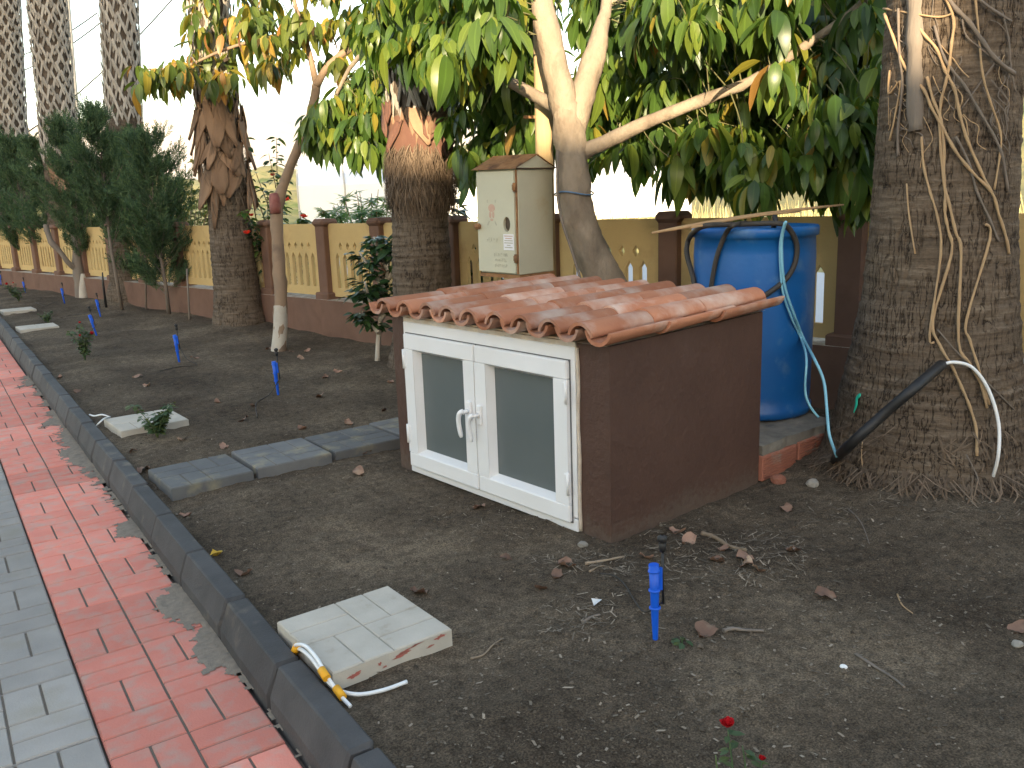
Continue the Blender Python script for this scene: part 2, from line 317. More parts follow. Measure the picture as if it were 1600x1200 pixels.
M['dryleaf'] = mat('dry_leaf', (.26, .155, .11), (.17, .105, .078), 18, .8, .001, 60, rand=.4, spec=.2, c3=(.36, .26, .18), c3scale=8)
M['yleaf'] = mat('yellow_leaf', (.62, .42, .06), (.55, .34, .05), 18, .7)
M['stone'] = mat('stone', (.36, .33, .29), (.27, .245, .21), 14, .9, .002, 60, rand=.2)
M['chip'] = mat('white_chip', (.72, .72, .71), None, rough=.7, rand=.1)
M['rose'] = leafmat('rose_red', [(0, (.42, .006, .016)), (1, (.55, .012, .02))], .25, .6, (1.2, .6, .6))
M['hibis'] = leafmat('flower_red', [(0, (.65, .05, .03)), (1, (.75, .07, .03))], .35, .5, (1.2, .7, .6))
M['roseleaf'] = leafmat('rose_leaf', [(0, (.045, .085, .035)), (.6, (.065, .105, .045)), (1, (.11, .14, .05))], .3, .5)
M['avo'] = leafmat('avocado_leaf', [(0, (.034, .070, .016)), (.35, (.058, .112, .022)), (.65, (.095, .155, .028)), (.93, (.16, .205, .032)), (.985, (.26, .22, .035)), (1, (.26, .13, .045))], .45, .36)
M['avoy'] = leafmat('young_tree_leaf', [(0, (.05, .085, .02)), (.4, (.09, .13, .028)), (.7, (.17, .18, .03)), (.88, (.34, .23, .035)), (1, (.30, .13, .05))], .42, .4)
M['dark'] = leafmat('glossy_dark_leaf', [(0, (.016, .040, .014)), (.7, (.028, .062, .02)), (1, (.05, .09, .028))], .25, .32)
M['conif'] = leafmat('conifer_spray', [(0, (.045, .080, .045)), (.6, (.065, .112, .058)), (1, (.11, .155, .07))], .25, .7, (1.1, 1.2, .6), .2)
M['castor'] = leafmat('palmate_leaf', [(0, (.10, .20, .09)), (.7, (.14, .26, .11)), (1, (.24, .30, .09))], .4, .45)
M['hleaf'] = leafmat('hibiscus_leaf', [(0, (.028, .07, .018)), (.7, (.05, .11, .028)), (1, (.12, .17, .04))], .35, .4)
M['bushy'] = leafmat('sunny_bush', [(0, (.09, .12, .03)), (.6, (.15, .16, .04)), (1, (.25, .21, .05))], .4, .6)
M['straw'] = leafmat('straw', [(0, (.36, .30, .14)), (1, (.52, .43, .2))], .3, .8, (1, 1, .7))
M['road'] = mat('pale_road', (.46, .46, .47), (.40, .40, .41), .5, .9, .004, 20, spec=.2)
M['field'] = mat('dry_field', (.32, .27, .13), (.24, .22, .10), .35, .95, .05, 2.5, c3=(.15, .17, .07), c3scale=.5, c3lo=.55, c3hi=.7, spec=.05)
M['hill'] = mat('scrub_hill', (.30, .25, .12), (.19, .19, .085), .06, .95, .3, .5, c3=(.10, .13, .05), c3scale=.12, c3lo=.54, c3hi=.64, spec=.05, detail=10)
M['mount'] = mat('far_mountain', (.50, .44, .38), (.44, .39, .34), .004, 1.0, 2, .02, spec=0)
M['poly'] = mat('greenhouse_film', (.74, .74, .76), (.66, .66, .68), .6, .5, spec=.3)
M['pole'] = mat('concrete_pole', (.46, .43, .38), (.38, .35, .31), 4, .9, .003, 40)
M['ceramic'] = mat('insulator', (.06, .04, .035), None, rough=.3)
M['wire'] = mat('wire', (.03, .03, .032), None, rough=.6)
M['wallcream'] = mat('cream_wall', (.62, .57, .48), (.56, .51, .43), 2, .9, .003, 40)
M['roofslab'] = mat('roof_slab', (.42, .40, .37), (.35, .33, .30), 3, .9)
M['winglass'] = mat('window_glass', (.03, .035, .04), None, rough=.08, spec=.5)
M['frost'] = mat('frosted_glass', (.10, .118, .12), (.12, .136, .138), 2.5, .26, .0004, 260, spec=.5)

# ------------------------------------------------------------------ ground, path, kerb, road, hills
def soilz(x, y):
    x = np.asarray(x, float); y = np.asarray(y, float)
    z = .015*fbm(x*.9, y*.9, 0, 3, 3)+.010*fbm(x*3.6, y*3.6, 0, 3, 5)
    cl = np.clip(fbm(x*1.1+7, y*1.1, 0, 3, 9)*.9+.55, .15, 1.0)
    z = z+cl*(.0055*fbm(x*17, y*17, 0, 3, 21)+.004*np.maximum(0, vn(x*48, y*48, 0, 33))**2)
    z = z-.010*np.clip(1-np.abs(x-.80)/.10, 0, 1)
    for (px, py, s, h) in ((3.66, 2.15, .50, .07), (2.75, 9.4, .38, .05), (3.1, 5.9, .35, .04), (2.35, 13.05, .35, .05), (2.0, 15.9, .35, .05)):
        z = z+h*np.exp(-((x-px)**2+(y-py)**2)/(2*s*s))
    return z
def sz(x, y): return float(soilz(np.array([x]), np.array([y]))[0])
def fence_x(y): return 3.31-.205*(y-8.18)
xs = np.concatenate([np.arange(.70, 3.2, .0125), np.arange(3.2, 5.6, .03)])
ys = [-2.0]
while ys[-1] < 27:
    y = ys[-1]; ys.append(y+(.05 if y < .9 else .0125 if y < 3.2 else min(.0125*(1+(y-3.2)*.55), .15)))
ys = np.array(ys); X, Y = np.meshgrid(xs, ys); Z = soilz(X, Y)
nx, ny = len(xs), len(ys); ii = (np.arange(ny-1)[:, None]*nx+np.arange(nx-1)[None]).ravel()
keep = (X[:-1, :-1] < (fence_x(Y[:-1, :-1])+.05)).ravel()
ii = ii[keep]
link('soil', npmesh('soil', np.stack([X, Y, Z], -1).reshape(-1, 3), np.stack([ii, ii+1, ii+nx+1, ii+nx], 1), mats=[M['soil']]), kind='structure')
MB().add([(-3000, -3000, -.30), (3000, -3000, -.30), (3000, 3000, -.30), (-3000, 3000, -.30)], [(0, 1, 2, 3)]).build('ground', M['field'], kind='structure')
# road beyond the fence
MB().add([(5.2, -30, -.16), (16.5, -30, -.16), (8.5, 45, -.16), (-1.5, 45, -.16)], [(0, 1, 2, 3)]).build('road', M['road'], kind='structure')
# path: sand bed, slabs with basket-weave relief
PZ = -.10
path = MB().add([(-9, -12, PZ-.022), (.66, -12, PZ-.022), (.66, 60, PZ-.022), (-9, 60, PZ-.022)], [(0, 1, 2, 3)]).build('path', M['joint'], kind='structure')
def slab_mesh(name, m, s=.40, th=.05, top=.0, grooves=.0035, extra=None, g=.0026):
    mb = MB(); q = s/2; b = .003
    mb.box((0, 0, top-grooves-.0015-(th-grooves)/2), (s-.002, s-.002, th-grooves), mi=0); e_ = s/2-.004
    mb.add([(-e_, -e_, top-grooves), (e_, -e_, top-grooves), (e_, e_, top-grooves), (-e_, e_, top-grooves)], [(0, 1, 2, 3)], 1 if extra else 0)
    for cx, cy, ori in ((-q/2, q/2, 0), (q/2, q/2, 1), (-q/2, -q/2, 1), (q/2, -q/2, 0)):
        for k in (-1, 1):
            dx, dy = (q-2*g, q/2-2*g) if ori == 0 else (q/2-2*g, q-2*g)
            ox, oy = (0, k*q/4) if ori == 0 else (k*q/4, 0)
            x0, x1, y0, y1 = cx+ox-dx/2, cx+ox+dx/2, cy+oy-dy/2, cy+oy+dy/2
            zb_ = top-grooves-.001; vs = [(x0, y0, zb_), (x1, y0, zb_), (x1, y1, zb_), (x0, y1, zb_), (x0+b, y0+b, top), (x1-b, y0+b, top), (x1-b, y1-b, top), (x0+b, y1-b, top)]
            mb.add(vs, [(4, 5, 6, 7), (0, 1, 5, 4), (1, 2, 6, 5), (2, 3, 7, 6), (3, 0, 4, 7)], 0)
    return mb.mesh(name, m, *( [extra] if extra else []))
rng = random.Random(4)
rm, gm = slab_mesh('paver_slab', M['red'], extra=M['joint'], grooves=.004), slab_mesh('paver_slab', M['grey'], extra=M['joint'], grooves=.004)
for k in range(-2, 36):
    o = link('paver_slab', rm, path); o.location = (.418+rng.uniform(-.001, .001), .262+.4035*k, PZ+rng.uniform(-.0015, .0015)); o.rotation_euler = (rng.uniform(-.004, .004), rng.uniform(-.004, .004), rng.uniform(-.004, .004)+(k % 2)*math.pi)
for c in range(4):
    for k in range(-2, 26 if c < 2 else 12):
        o = link('paver_slab', gm, path); o.location = (.0125-.4035*c, .19+.4035*k, PZ+rng.uniform(-.0015, .0015)); o.rotation_euler = (rng.uniform(-.003, .003), rng.uniform(-.003, .003), (k % 2)*math.pi)
kerb = empty('kerb', (.68, 0, 0), kind='structure')
def kerb_mesh(seed):
    r_ = random.Random(seed); L = .486
    prof = [(.052, -.16), (.052, .026), (.046, .031), (-.010, .031), (-.016, .027), (-.047, -.055), (-.05, -.16)]
    mb = MB(); n = len(prof); st = 7; vs = []; yy_ = [0, .02, .2, .5, .8, .98, 1]
    for i in range(st):
        y = -L/2+L*yy_[i]; e = .011 if i in (0, st-1) else 0
        for (x, z) in prof: vs.append((x*(1-.18*(e > 0))+r_.uniform(-.001, .001), y, z-e+r_.uniform(-.0012, .0012)))
    mb.add(vs, [(i*n+k, i*n+k+1, (i+1)*n+k+1, (i+1)*n+k) for i in range(st-1) for k in range(n-1)])
    mb.add(vs[:n], [tuple(range(n))]); mb.add(vs[-n:], [tuple(reversed(range(n)))])
    return mb.mesh('kerb_block', M['kerb'])
km = [kerb_mesh(i) for i in range(4)]
for k in range(-5, 48):
    o = link('kerb_block', km[k % 4], kerb); o.location = (rng.uniform(-.004, .004), 2.49+.4955*k, rng.uniform(-.003, .003)); o.rotation_euler = (rng.uniform(-.005, .005), 0, rng.uniform(-.008, .008))

# ------------------------------------------------------------------ hills, greenhouse
def hill(name, m, azs, dists, hf, **k):
    A, D = np.meshgrid(np.radians(azs), dists); Xh, Yh = D*np.sin(A), D*np.cos(A); Zh = hf(np.degrees(A), D, Xh, Yh)
    n = len(azs); r = len(dists); i = (np.arange(r-1)[:, None]*n+np.arange(n-1)[None]).ravel()
    return link(name, npmesh(name, np.stack([Xh, Yh, Zh], -1).reshape(-1, 3), np.stack([i, i+1, i+n+1, i+n], 1), mats=[m]), kind='structure', **k)
def hf1(a, d, x, y):
    t = np.clip((d-24)/70, 0, 1); s = np.clip((d-95)/260, 0, 1)
    el = np.interp(a, [-60, 5, 20, 35, 50, 60, 75, 120], [.02, .025, .03, .05, .12, .205, .22, .1])
    return -.32+1.5*t*np.clip((a-20)/35, .2, 1.3)+d*el*s**1.3*(1+.12*fbm(x*.02, y*.02, 0, 4, 4))+(.25+.012*d)*fbm(x*.06, y*.06, 0, 4, 8)*t
hill('hillside', M['hill'], np.linspace(-75, 130, 240), np.geomspace(24, 420, 110), hf1)
def hf2(a, d, x, y):
    r = np.interp(a, [-75, -10, 0, 8, 14, 20, 27, 40, 60, 130], [.05, .05, .055, .075, .085, .102, .078, .07, .06, .05])
    s = np.clip((d-900)/1500, 0, 1)
    return -5+d*r*s*(1+.16*fbm(x*.0022, y*.0022, 0, 5, 6))
hill('mountains', M['mount'], np.linspace(-75, 130, 260), np.geomspace(880, 3200, 60), hf2)
gh = empty('greenhouse', P(760, 330, 44).to_tuple()[:2]+(-.1,), R(-22), label='long white film-covered greenhouse beyond the road below the hills', cat='greenhouse')
mb = MB(); Lg, Wg, He, Hr = 18, 9, 2.0, 3.4
sec = [(-Wg/2, 0), (-Wg/2, He)]+[(-Wg/2+Wg*t, He+(Hr-He)*math.sin(math.pi*t)) for t in np.linspace(.08, .92, 9)]+[(Wg/2, He), (Wg/2, 0)]
vs = [(x, y, z) for x in (-Lg/2, Lg/2) for (y, z) in sec]; n = len(sec)
mb.add(vs, [(k, k+1, n+k+1, n+k) for k in range(n-1)], 0, False); mb.add(vs[:n], [tuple(range(n))]); mb.add(vs[n:], [tuple(range(n))])
mb.build('film', M['poly'], gh)
for i in range(10):
    x = -Lg/2+Lg*i/9
    MB().tube([(x*1.002, y*1.006, z*1.01) for (y, z) in sec], .035, 6).build('hoop', M['pole'], gh)

# ------------------------------------------------------------------ unseen made-up blocks behind the viewer, shaped so their shade covers the garden
def house(label, x0, x1, y0, y1, h, wins, rise=0.0, side='y'):  # one invented block out of view, sized to hold back the low sun
    t = empty('house', ((x0+x1)/2, (y0+y1)/2, PZ), label=label, cat='house'); a, b = (x1-x0)/2, (y1-y0)/2
    def blk(a, b, z0, zr, zl):
        vs = [(-a, -b, z0), (a, -b, z0), (a, b, z0), (-a, b, z0), (-a, -b, zl), (a, -b, zr), (a, b, zr), (-a, b, zl)] if not z0 else [(-a, -b, zl-.12), (a, -b, zr-.12), (a, b, zr-.12), (-a, b, zl-.12), (-a, -b, zl), (a, -b, zr), (a, b, zr), (-a, b, zl)]
        return MB().add(vs, [(3, 2, 1, 0), (0, 1, 5, 4), (1, 2, 6, 5), (2, 3, 7, 6), (3, 0, 4, 7), (4, 5, 6, 7)])
    blk(a, b, 0, h-.12, h-.12+rise).build('wall', M['wallcream'], t)
    blk(a+.1, b+.1, 1, h+.004, h+.004+rise).build('roof', M['roofslab'], t)
    for (xx, zz, w_, h_) in wins:
        c, d1, d2 = ((xx, b+.01, zz), (w_+.12, .06, h_+.12), (w_, .05, h_)) if side == 'y' else ((a+.01, xx, zz), (.06, w_+.12, h_+.12), (.05, w_, h_))
        f = MB().box(c, d1, bev=.01).build('window', M['pvc'], t); e = .02 if side == 'y' else 0
        MB().box((c[0]+.02-e, c[1]+e, c[2]), d2).build('pane', M['winglass'], f)
W4 = lambda xs, zs: [(x, z, 1.3, 1.3) for x in xs for z in zs]
house('long low cream house with flat roof behind the garden', -5.0, 7, -18, -15, 5.1, W4((-4, -1, 2, 4.6), (1.7, 3.9)))
house('narrow cream stair tower of the long house', -8.5, -5.05, -18, -15, 6.25, W4((0,), (1.7, 4.2)))
house('cream house with slightly sloping roof', -13.1, -8.55, -18, -15.1, 5.3, W4((0,), (1.7, 3.8)), rise=.85)
house('narrow cream two-storey house', -15.2, -12.5, -14.95, -12.6, 7.0, W4((0,), (1.7, 4.6)))
house('tall cream apartment block of four storeys', -33, -15.25, -15, -11, 12.6, W4((-6, -3, 0, 3, 6), (1.7, 4.6, 7.4, 10.2)))

# ------------------------------------------------------------------ fence
FD = Vector((-.205, 1, 0)).normalized(); FA = math.atan2(FD.y, FD.x)
def fzb(y): return .385-.008*(y-3)
def fence_hit(px):
    d = ray(px, 420); k = (3.31+.205*8.18)/(d[0]+.205*d[1]); return float(d[1]*k)
py_ = sorted(fence_hit(p) for p in (1335, 1052, 866, 712, 598, 513))
step = (py_[-1]-py_[0])/(len(py_)-1)
posts = [py_[0]-step*k for k in (3, 2, 1)]+py_+[py_[-1]+step*k for k in range(1, 13)]
fence = empty('fence', (fence_x(6), 6, 0), label='ochre fence of pierced concrete panels between brown posts on a brown wall', cat='fence')
def fpt(y, off=0, z=0):
    p = Vector((fence_x(y), y, z)); return p+Vector((-FD.y, FD.x, 0))*(-off)
def panel_mesh(L, H=.70, th=.034):
    bm = bmesh.new(); es = []
    def loop(pts):
        v = [bm.verts.new((x, 0, z)) for x, z in pts]
        for i in range(len(v)): es.append(bm.edges.new((v[i], v[(i+1) % len(v)])))
    loop([(0, 0), (L, 0), (L, H), (0, H)])
    pit = .118; n = int((L-.10)/pit); x0 = L/2-(n-1)*pit/2
    for i in range(n):
        x = x0+i*pit; w = .031; loop([(x-w, .085), (x+w, .085), (x+w, .375), (x, .425), (x-w, .375)])
        if i < n-1: xd = x+pit/2; loop([(xd-.028, .485), (xd, .445), (xd+.028, .485), (xd, .527)])
    bmesh.ops.triangle_fill(bm, use_beauty=True, edges=es)
    r = bmesh.ops.extrude_face_region(bm, geom=bm.faces[:])
    bmesh.ops.translate(bm, vec=(0, th, 0), verts=[v for v in r['geom'] if isinstance(v, bmesh.types.BMVert)])
    bmesh.ops.translate(bm, vec=(0, -th/2, 0), verts=bm.verts); bmesh.ops.recalc_face_normals(bm, faces=bm.faces)
    me = bpy.data.meshes.new('panel'); bm.to_mesh(me); bm.free(); me.materials.append(M['tan']); return me
pmesh = {}
for i, y in enumerate(posts):
    zb = fzb(y)
    mb = MB(); mb.box((0, 0, .39), (.145, .15, .72), bev=.008)
    pl = mb.build('post', M['fbrown'], fence); pl.matrix_world = Matrix.Translation(fpt(y, 0, zb-.02)) @ Matrix.Rotation(FA, 4, 'Z')
    cp = MB().box((0, 0, .755), (.19, .20, .075), bev=.028).build('post_cap', M['fbrown'], pl)
    ft = MB().box((0, 0, .035), (.22, .21, .10), bev=.012).build('post_foot', M['fbrown'], pl)
    if i < len(posts)-1:
        y2 = posts[i+1]; a, b = fpt(y, 0, zb+.025), fpt(y2, 0, fzb(y2)+.025); L = (b-a).length-.14; key = round(L, 2)
        if key not in pmesh: pmesh[key] = panel_mesh(L)
        o = link('panel', pmesh[key], fence); d = (b-a).normalized()
        o.matrix_world = Matrix.Translation(a+d*.07) @ Matrix.Rotation(FA, 4, 'Z') @ Matrix.Rotation(-math.asin(d.z), 4, 'Y')
        mb = MB(); q = Vector((-FD.y, FD.x, 0))*.12
        A, B = fpt(y), fpt(y2); za, zc = zb, fzb(y2)
        vs = [A+q+Vector((0, 0, -.3)), A-q+Vector((0, 0, -.3)), A-q+Vector((0, 0, za)), A+q+Vector((0, 0, za)), B+q+Vector((0, 0, -.3)), B-q+Vector((0, 0, -.3)), B-q+Vector((0, 0, zc)), B+q+Vector((0, 0, zc))]
        mb.add(vs, [(0, 3, 7, 4), (1, 5, 6, 2), (0, 1, 2, 3), (4, 7, 6, 5)], 0); mb.add([vs[3]+Vector((0, 0, .0)), vs[2], vs[6], vs[7]], [(0, 1, 2, 3)], 1)
        w_ = mb.build('base_wall', [M['fbrown'], M['ledge']], fence)
for o in list(fence.children): o.matrix_parent_inverse = fence.matrix_world.inverted() if False else Matrix.Translation(-fence.location)
print('posts', [round(y, 2) for y in posts[:10]], 'step', round(step, 2))

# ------------------------------------------------------------------ pump house (rendered box, window, tiled roof)
ph = empty('pump_house', (1.996, 2.378, 0), R(6.95), label='low dark brown rendered pump house with white double window and tiled roof', cat='pump house')
DW, DD = 1.405, .955                                                 # front width (local y), depth (local x)
W0, W1 = .163, 1.298                                                 # window between these on the front
mb = MB()
def zt(x): return .750+.018*(x/DD)
def wall(x0, x1, y0, y1, z0=-.10):
    vs = [(x0, y0, z0), (x1, y0, z0), (x1, y1, z0), (x0, y1, z0), (x0, y0, zt(x0)), (x1, y0, zt(x1)), (x1, y1, zt(x1)), (x0, y1, zt(x0))]
    mb.add(vs, [(0, 1, 5, 4), (1, 2, 6, 5), (2, 3, 7, 6), (3, 0, 4, 7), (4, 5, 6, 7)])
wall(0, DD, 0, W0-.002); wall(0, DD, W1+.002, DW); wall(DD-.10, DD-.002, W0-.002, W1+.002); 
mb.build('wall', M['brown'], ph)
MB().box((.03, (W0+W1)/2, .745), (.075, W1-W0, .03)).build('lintel', M['putty'], ph)
MB().add([(.0, W0, -.02), (DD, W0, -.02), (DD, W1, -.02), (.0, W1, -.02)], [(0, 1, 2, 3)]).build('floor', M['concrete'], ph)
MB().tube(smoothpts([(-.004, W0-.004, .73), (-.004, W0-.009, .6), (-.004, W0-.004, .45), (-.005, W0-.010, .3), (-.004, W0-.005, .15), (-.004, W0-.009, .01)], 3), .008, 6).build('putty_bead', M['putty'], ph)
win = empty('window', (0, W0, 0), 0); win.parent = ph
WW, WH = W1-W0, .732
fr = MB()
def framebox(mb, y0, y1, z0, z1, w, x0, x1, bev=.004, wt=None):
    xm, dx = (x0+x1)/2, x1-x0; wt = wt or w
    mb.box((xm, (y0+y1)/2, z1-wt/2), (dx, y1-y0, wt), bev=bev); mb.box((xm, (y0+y1)/2, z0+w/2), (dx, y1-y0, w), bev=bev)
    mb.box((xm, y0+w/2, (z0+z1)/2), (dx-.0006, w, z1-z0-w-wt), bev=0); mb.box((xm, y1-w/2, (z0+z1)/2), (dx-.0006, w, z1-z0-w-wt), bev=0)
framebox(fr, 0, WW, .002, WH, .052, -.012, .05, wt=.066)
fr.build('frame', M['pvc'], win)
mid = WW*.515
def sash(y0, y1, hinge_y, hs):
    z0, z1 = .040, WH-.052
    s = MB(); framebox(s, y0, y1, z0, z1, .072, -.034, .03, bev=.005)
    so_ = s.build('sash', M['pvc'], win)
    gk = MB()
    for (cy, cz, dy, dz) in (((y0+y1)/2, z0-.0015, y1-y0+.006, .004), ((y0+y1)/2, z1+.0015, y1-y0+.006, .004), (y0-.0005, (z0+z1)/2, .004, z1-z0), (y1+.0005, (z0+z1)/2, .004, z1-z0)): gk.box((-.0145, cy, cz), (.006, dy, dz))
    gk.build('gasket', M['gasket'], win)
    a0, a1, b0, b1 = y0+.072, y1-.072, z0+.072, z1-.072; k = .016; bd = MB()
    o_ = [(-.030, a0, b0), (-.030, a1, b0), (-.030, a1, b1), (-.030, a0, b1)]; i_ = [(.006, a0+k, b0+k), (.006, a1-k, b0+k), (.006, a1-k, b1-k), (.006, a0+k, b1-k)]
    bd.add(o_+i_, [(0, 1, 5, 4), (1, 2, 6, 5), (2, 3, 7, 6), (3, 0, 4, 7)]); bd.build('glazing_bead', M['pvc'], win)
    MB().box((.010, (y0+y1)/2, (z0+z1)/2), (.006, y1-y0-.15, z1-z0-.15)).build('pane', M['frost'], win)
    for zz in hs:
        h = MB(); h.tube([(-.036, hinge_y, zz-.045), (-.036, hinge_y, zz+.045)], .0065, 10); h.box((-.030, hinge_y+(.010 if hinge_y < WW/2 else -.010), zz), (.014, .024, .078), bev=.003); h.build('hinge', M['pvc'], win)
sash(.026, mid-.003, .026, (.20, .56)); sash(mid+.003, WW-.026, WW-.026, (.20, .56))
for yy, zz in ((mid-.034, .385), (mid+.036, .392)):
    h = MB(); h.box((-.040, yy, zz), (.014, .028, .085), bev=.004); h.tube([(-.044, yy, zz), (-.075, yy, zz)], .0095, 10)
    lev = smoothpts([(-.072, yy, zz+.004), (-.082, yy+.012, zz-.004), (-.083, yy+.022, zz-.03), (-.079, yy+.024, zz-.07), (-.075, yy+.018, zz-.115)], 4)
    h.tube(lev, [.0105]*(len(lev)-3)+[.010, .009, .006], 10); h.build('handle', M['pvc'], win)
# roof tiles: convex barrel tiles over concave ones, three courses
roof = empty('roof', (0, 0, 0)); roof.parent = ph
def tile_mesh(seed, r0=.065, r1=.057, L=.42, th=.013, arc=2.7, n=9):
    r_ = random.Random(seed); mb = MB(); vs = []
    for (x, r) in ((0, r0), (L*.5, (r0+r1)/2), (L, r1)):
        for rr in (r, r-th):
            for k in range(n+1):
                a = -arc/2+arc*k/n; vs.append((x+r_.uniform(-.0015, .0015), rr*math.sin(a), rr*math.cos(a)))
    m_ = n+1; f = []
    for s_ in range(2):
        b = s_*2*m_
        for k in range(n):
            f.append((b+k, b+k+1, b+2*m_+k+1, b+2*m_+k)); f.append((b+m_+k+1, b+m_+k, b+3*m_+k, b+3*m_+k+1))
        f.append((b, b+2*m_, b+3*m_, b+m_)); f.append((b+n, b+m_+n, b+3*m_+n, b+2*m_+n))
    mb.add(vs, f, 0, True)
    mb.add([vs[i] for i in range(2*m_)], [(k, m_+k, m_+k+1, k+1) for k in range(n)]); mb.add([vs[4*m_+i] for i in range(2*m_)], [(k, k+1, m_+k+1, m_+k) for k in range(n)])
    return mb.mesh('roof_tile', M['tile'])
tms = [tile_mesh(i) for i in range(3)]
tr_ = random.Random(11); NC = 10; y_a, y_b = -.018, DW+.012; pit = (y_b-y_a)/(NC-1)
slope = math.atan(.014)
def place_tile(x, y, z, flip, c):
    o = link('roof_tile', tms[tr_.randrange(3)], roof); o.location = (x, y+tr_.uniform(-.004, .004), z)
    o.rotation_euler = (math.pi*(1 if flip else 0)+tr_.uniform(-.04, .04), -slope-(.018 if not flip else -.004)*1.0*(1 if not flip else -1)+tr_.uniform(-.008, .008), tr_.uniform(-.02, .02))
for j in range(NC):
    for c in range(3):
        x = -.075+c*.330+tr_.uniform(-.008, .008); zb_ = .755+.014*(x+.07)
        place_tile(x, y_a+j*pit, zb_+.066+.006, True, c)                  # concave channel
        if j < NC-1: place_tile(x+tr_.uniform(-.012, .004), y_a+(j+.5)*pit, zb_+.025+.008*(c > 0), False, c)   # convex cover
mb = MB(); mb.add([(-.02, -.0, .754), (DD+.02, -.0, .772), (DD+.02, DW, .772), (-.02, DW, .754)], [(0, 1, 2, 3)]); mb.build('mortar_bed', M['putty'], roof)

# ------------------------------------------------------------------ slabs on the soil
mw, mg = slab_mesh('slab', M['slabw'], .385, .055, grooves=.003, extra=M['slabjoint'], g=.0016), slab_mesh('slab', M['slabg'], .385, .06, grooves=.004, extra=M['joint'], g=.002)
def slab(c, rz, me, h, label, name='concrete_slab', tilt=(0, 0), group=None):
    x, y = c; o = link(name, me, None, label=label, cat='paving slab', group=group); o.location = (x, y, sz(x, y)*.4+h); o.rotation_euler = (tilt[0], tilt[1], rz); return o
s1 = slab((.940, 2.272), R(3), mw, .052, 'pale concrete slab with red smears on its edge beside the taped white cables')
sm = MB(); r_ = random.Random(5)
for (u, w_, z, hh) in ((-.13, .05, -.028, .007), (-.05, .02, -.024, .006), (-.035, .018, -.038, .004), (.02, .07, -.022, .006), (.045, .10, -.013, .004), (.15, .045, -.012, .006), (.115, .03, -.03, .004)):
    k = 22; vs = [(u+w_*.5*math.cos(a)*r_.uniform(.35, 1.1), -.1935, z+hh*math.sin(a)*r_.uniform(.2, 1.3)+.12*(w_*.5*math.cos(a))) for a in np.linspace(0, 2*math.pi, k, endpoint=False)]; c_ = (u, -.1935, z); sm.add([c_]+vs, [(0, i+1, (i+1) % k+1) for i in range(k)])
sm.build('red_smear', M['redpaint'], s1)
slab((.985, 5.475), R(4), mw, .045, 'pale concrete slab behind a small leafy rose')
slab((.975, 10.99), R(2), mw, .03, 'pale concrete slab near the flowering rose bush'); slab((.968, 13.13), R(4), mw, .03, 'pale concrete slab next to the farther rose bush')
slab((.972, 4.215), R(3), mg, .045, 'dark stepping slab next to the kerb, first of its row'); slab((1.382, 4.24), R(2), mg, .05, 'dark stepping slab, second of its row from the kerb')
slab((1.79, 4.275), R(3), mg, .05, 'dark stepping slab, third of its row from the kerb'); slab((2.20, 4.33), R(5), mg, .045, 'dark stepping slab half hidden beside the pump house wall')

# ------------------------------------------------------------------ trunks
def trunk_np(axis_fn, r_fn, z0, z1, nz, na, disp):
    z = np.linspace(z0, z1, nz); a = np.linspace(0, 2*np.pi, na, endpoint=False); Zz, A = np.meshgrid(z, a, indexing='ij')
    r = r_fn(Zz)+disp(A, Zz); ax, ay = axis_fn(Zz)
    v = np.stack([ax+r*np.cos(A), ay+r*np.sin(A), Zz], -1).reshape(-1, 3)
    i = np.arange(nz-1)[:, None]*na; k = np.arange(na)[None]; k2 = (k+1) % na
    return v, np.stack([i+k, i+k2, i+na+k2, i+na+k], -1).reshape(-1, 4)
def palm_disp(Rr, s=1.0, seed=0):
    def f(A, Z):
        cx, cy = np.cos(A)*Rr, np.sin(A)*Rr
        w = Z+.012*vn(cx*6, cy*6, Z*5, seed)
        ring = vn(cx*1.5, cy*1.5, w*48, seed+1); ring2 = vn(cx*3, cy*3, w*110, seed+2)
        cr = 1-np.abs(vn(cx*30, cy*30, Z*9, seed+3)); crk = np.clip((cr-.80)/.2, 0, 1)
        gate = np.clip(vn(cx*4, cy*4, Z*14, seed+4)*1.2+.5, 0, 1)
        return s*(.0045*ring+.002*ring2-.010*crk*gate+.010*vn(cx*2.5, cy*2.5, Z*2.5, seed+5))
    return f
def rprof(pts):
    zs, rs = zip(*pts)
    return lambda z: np.interp(z, zs, rs)
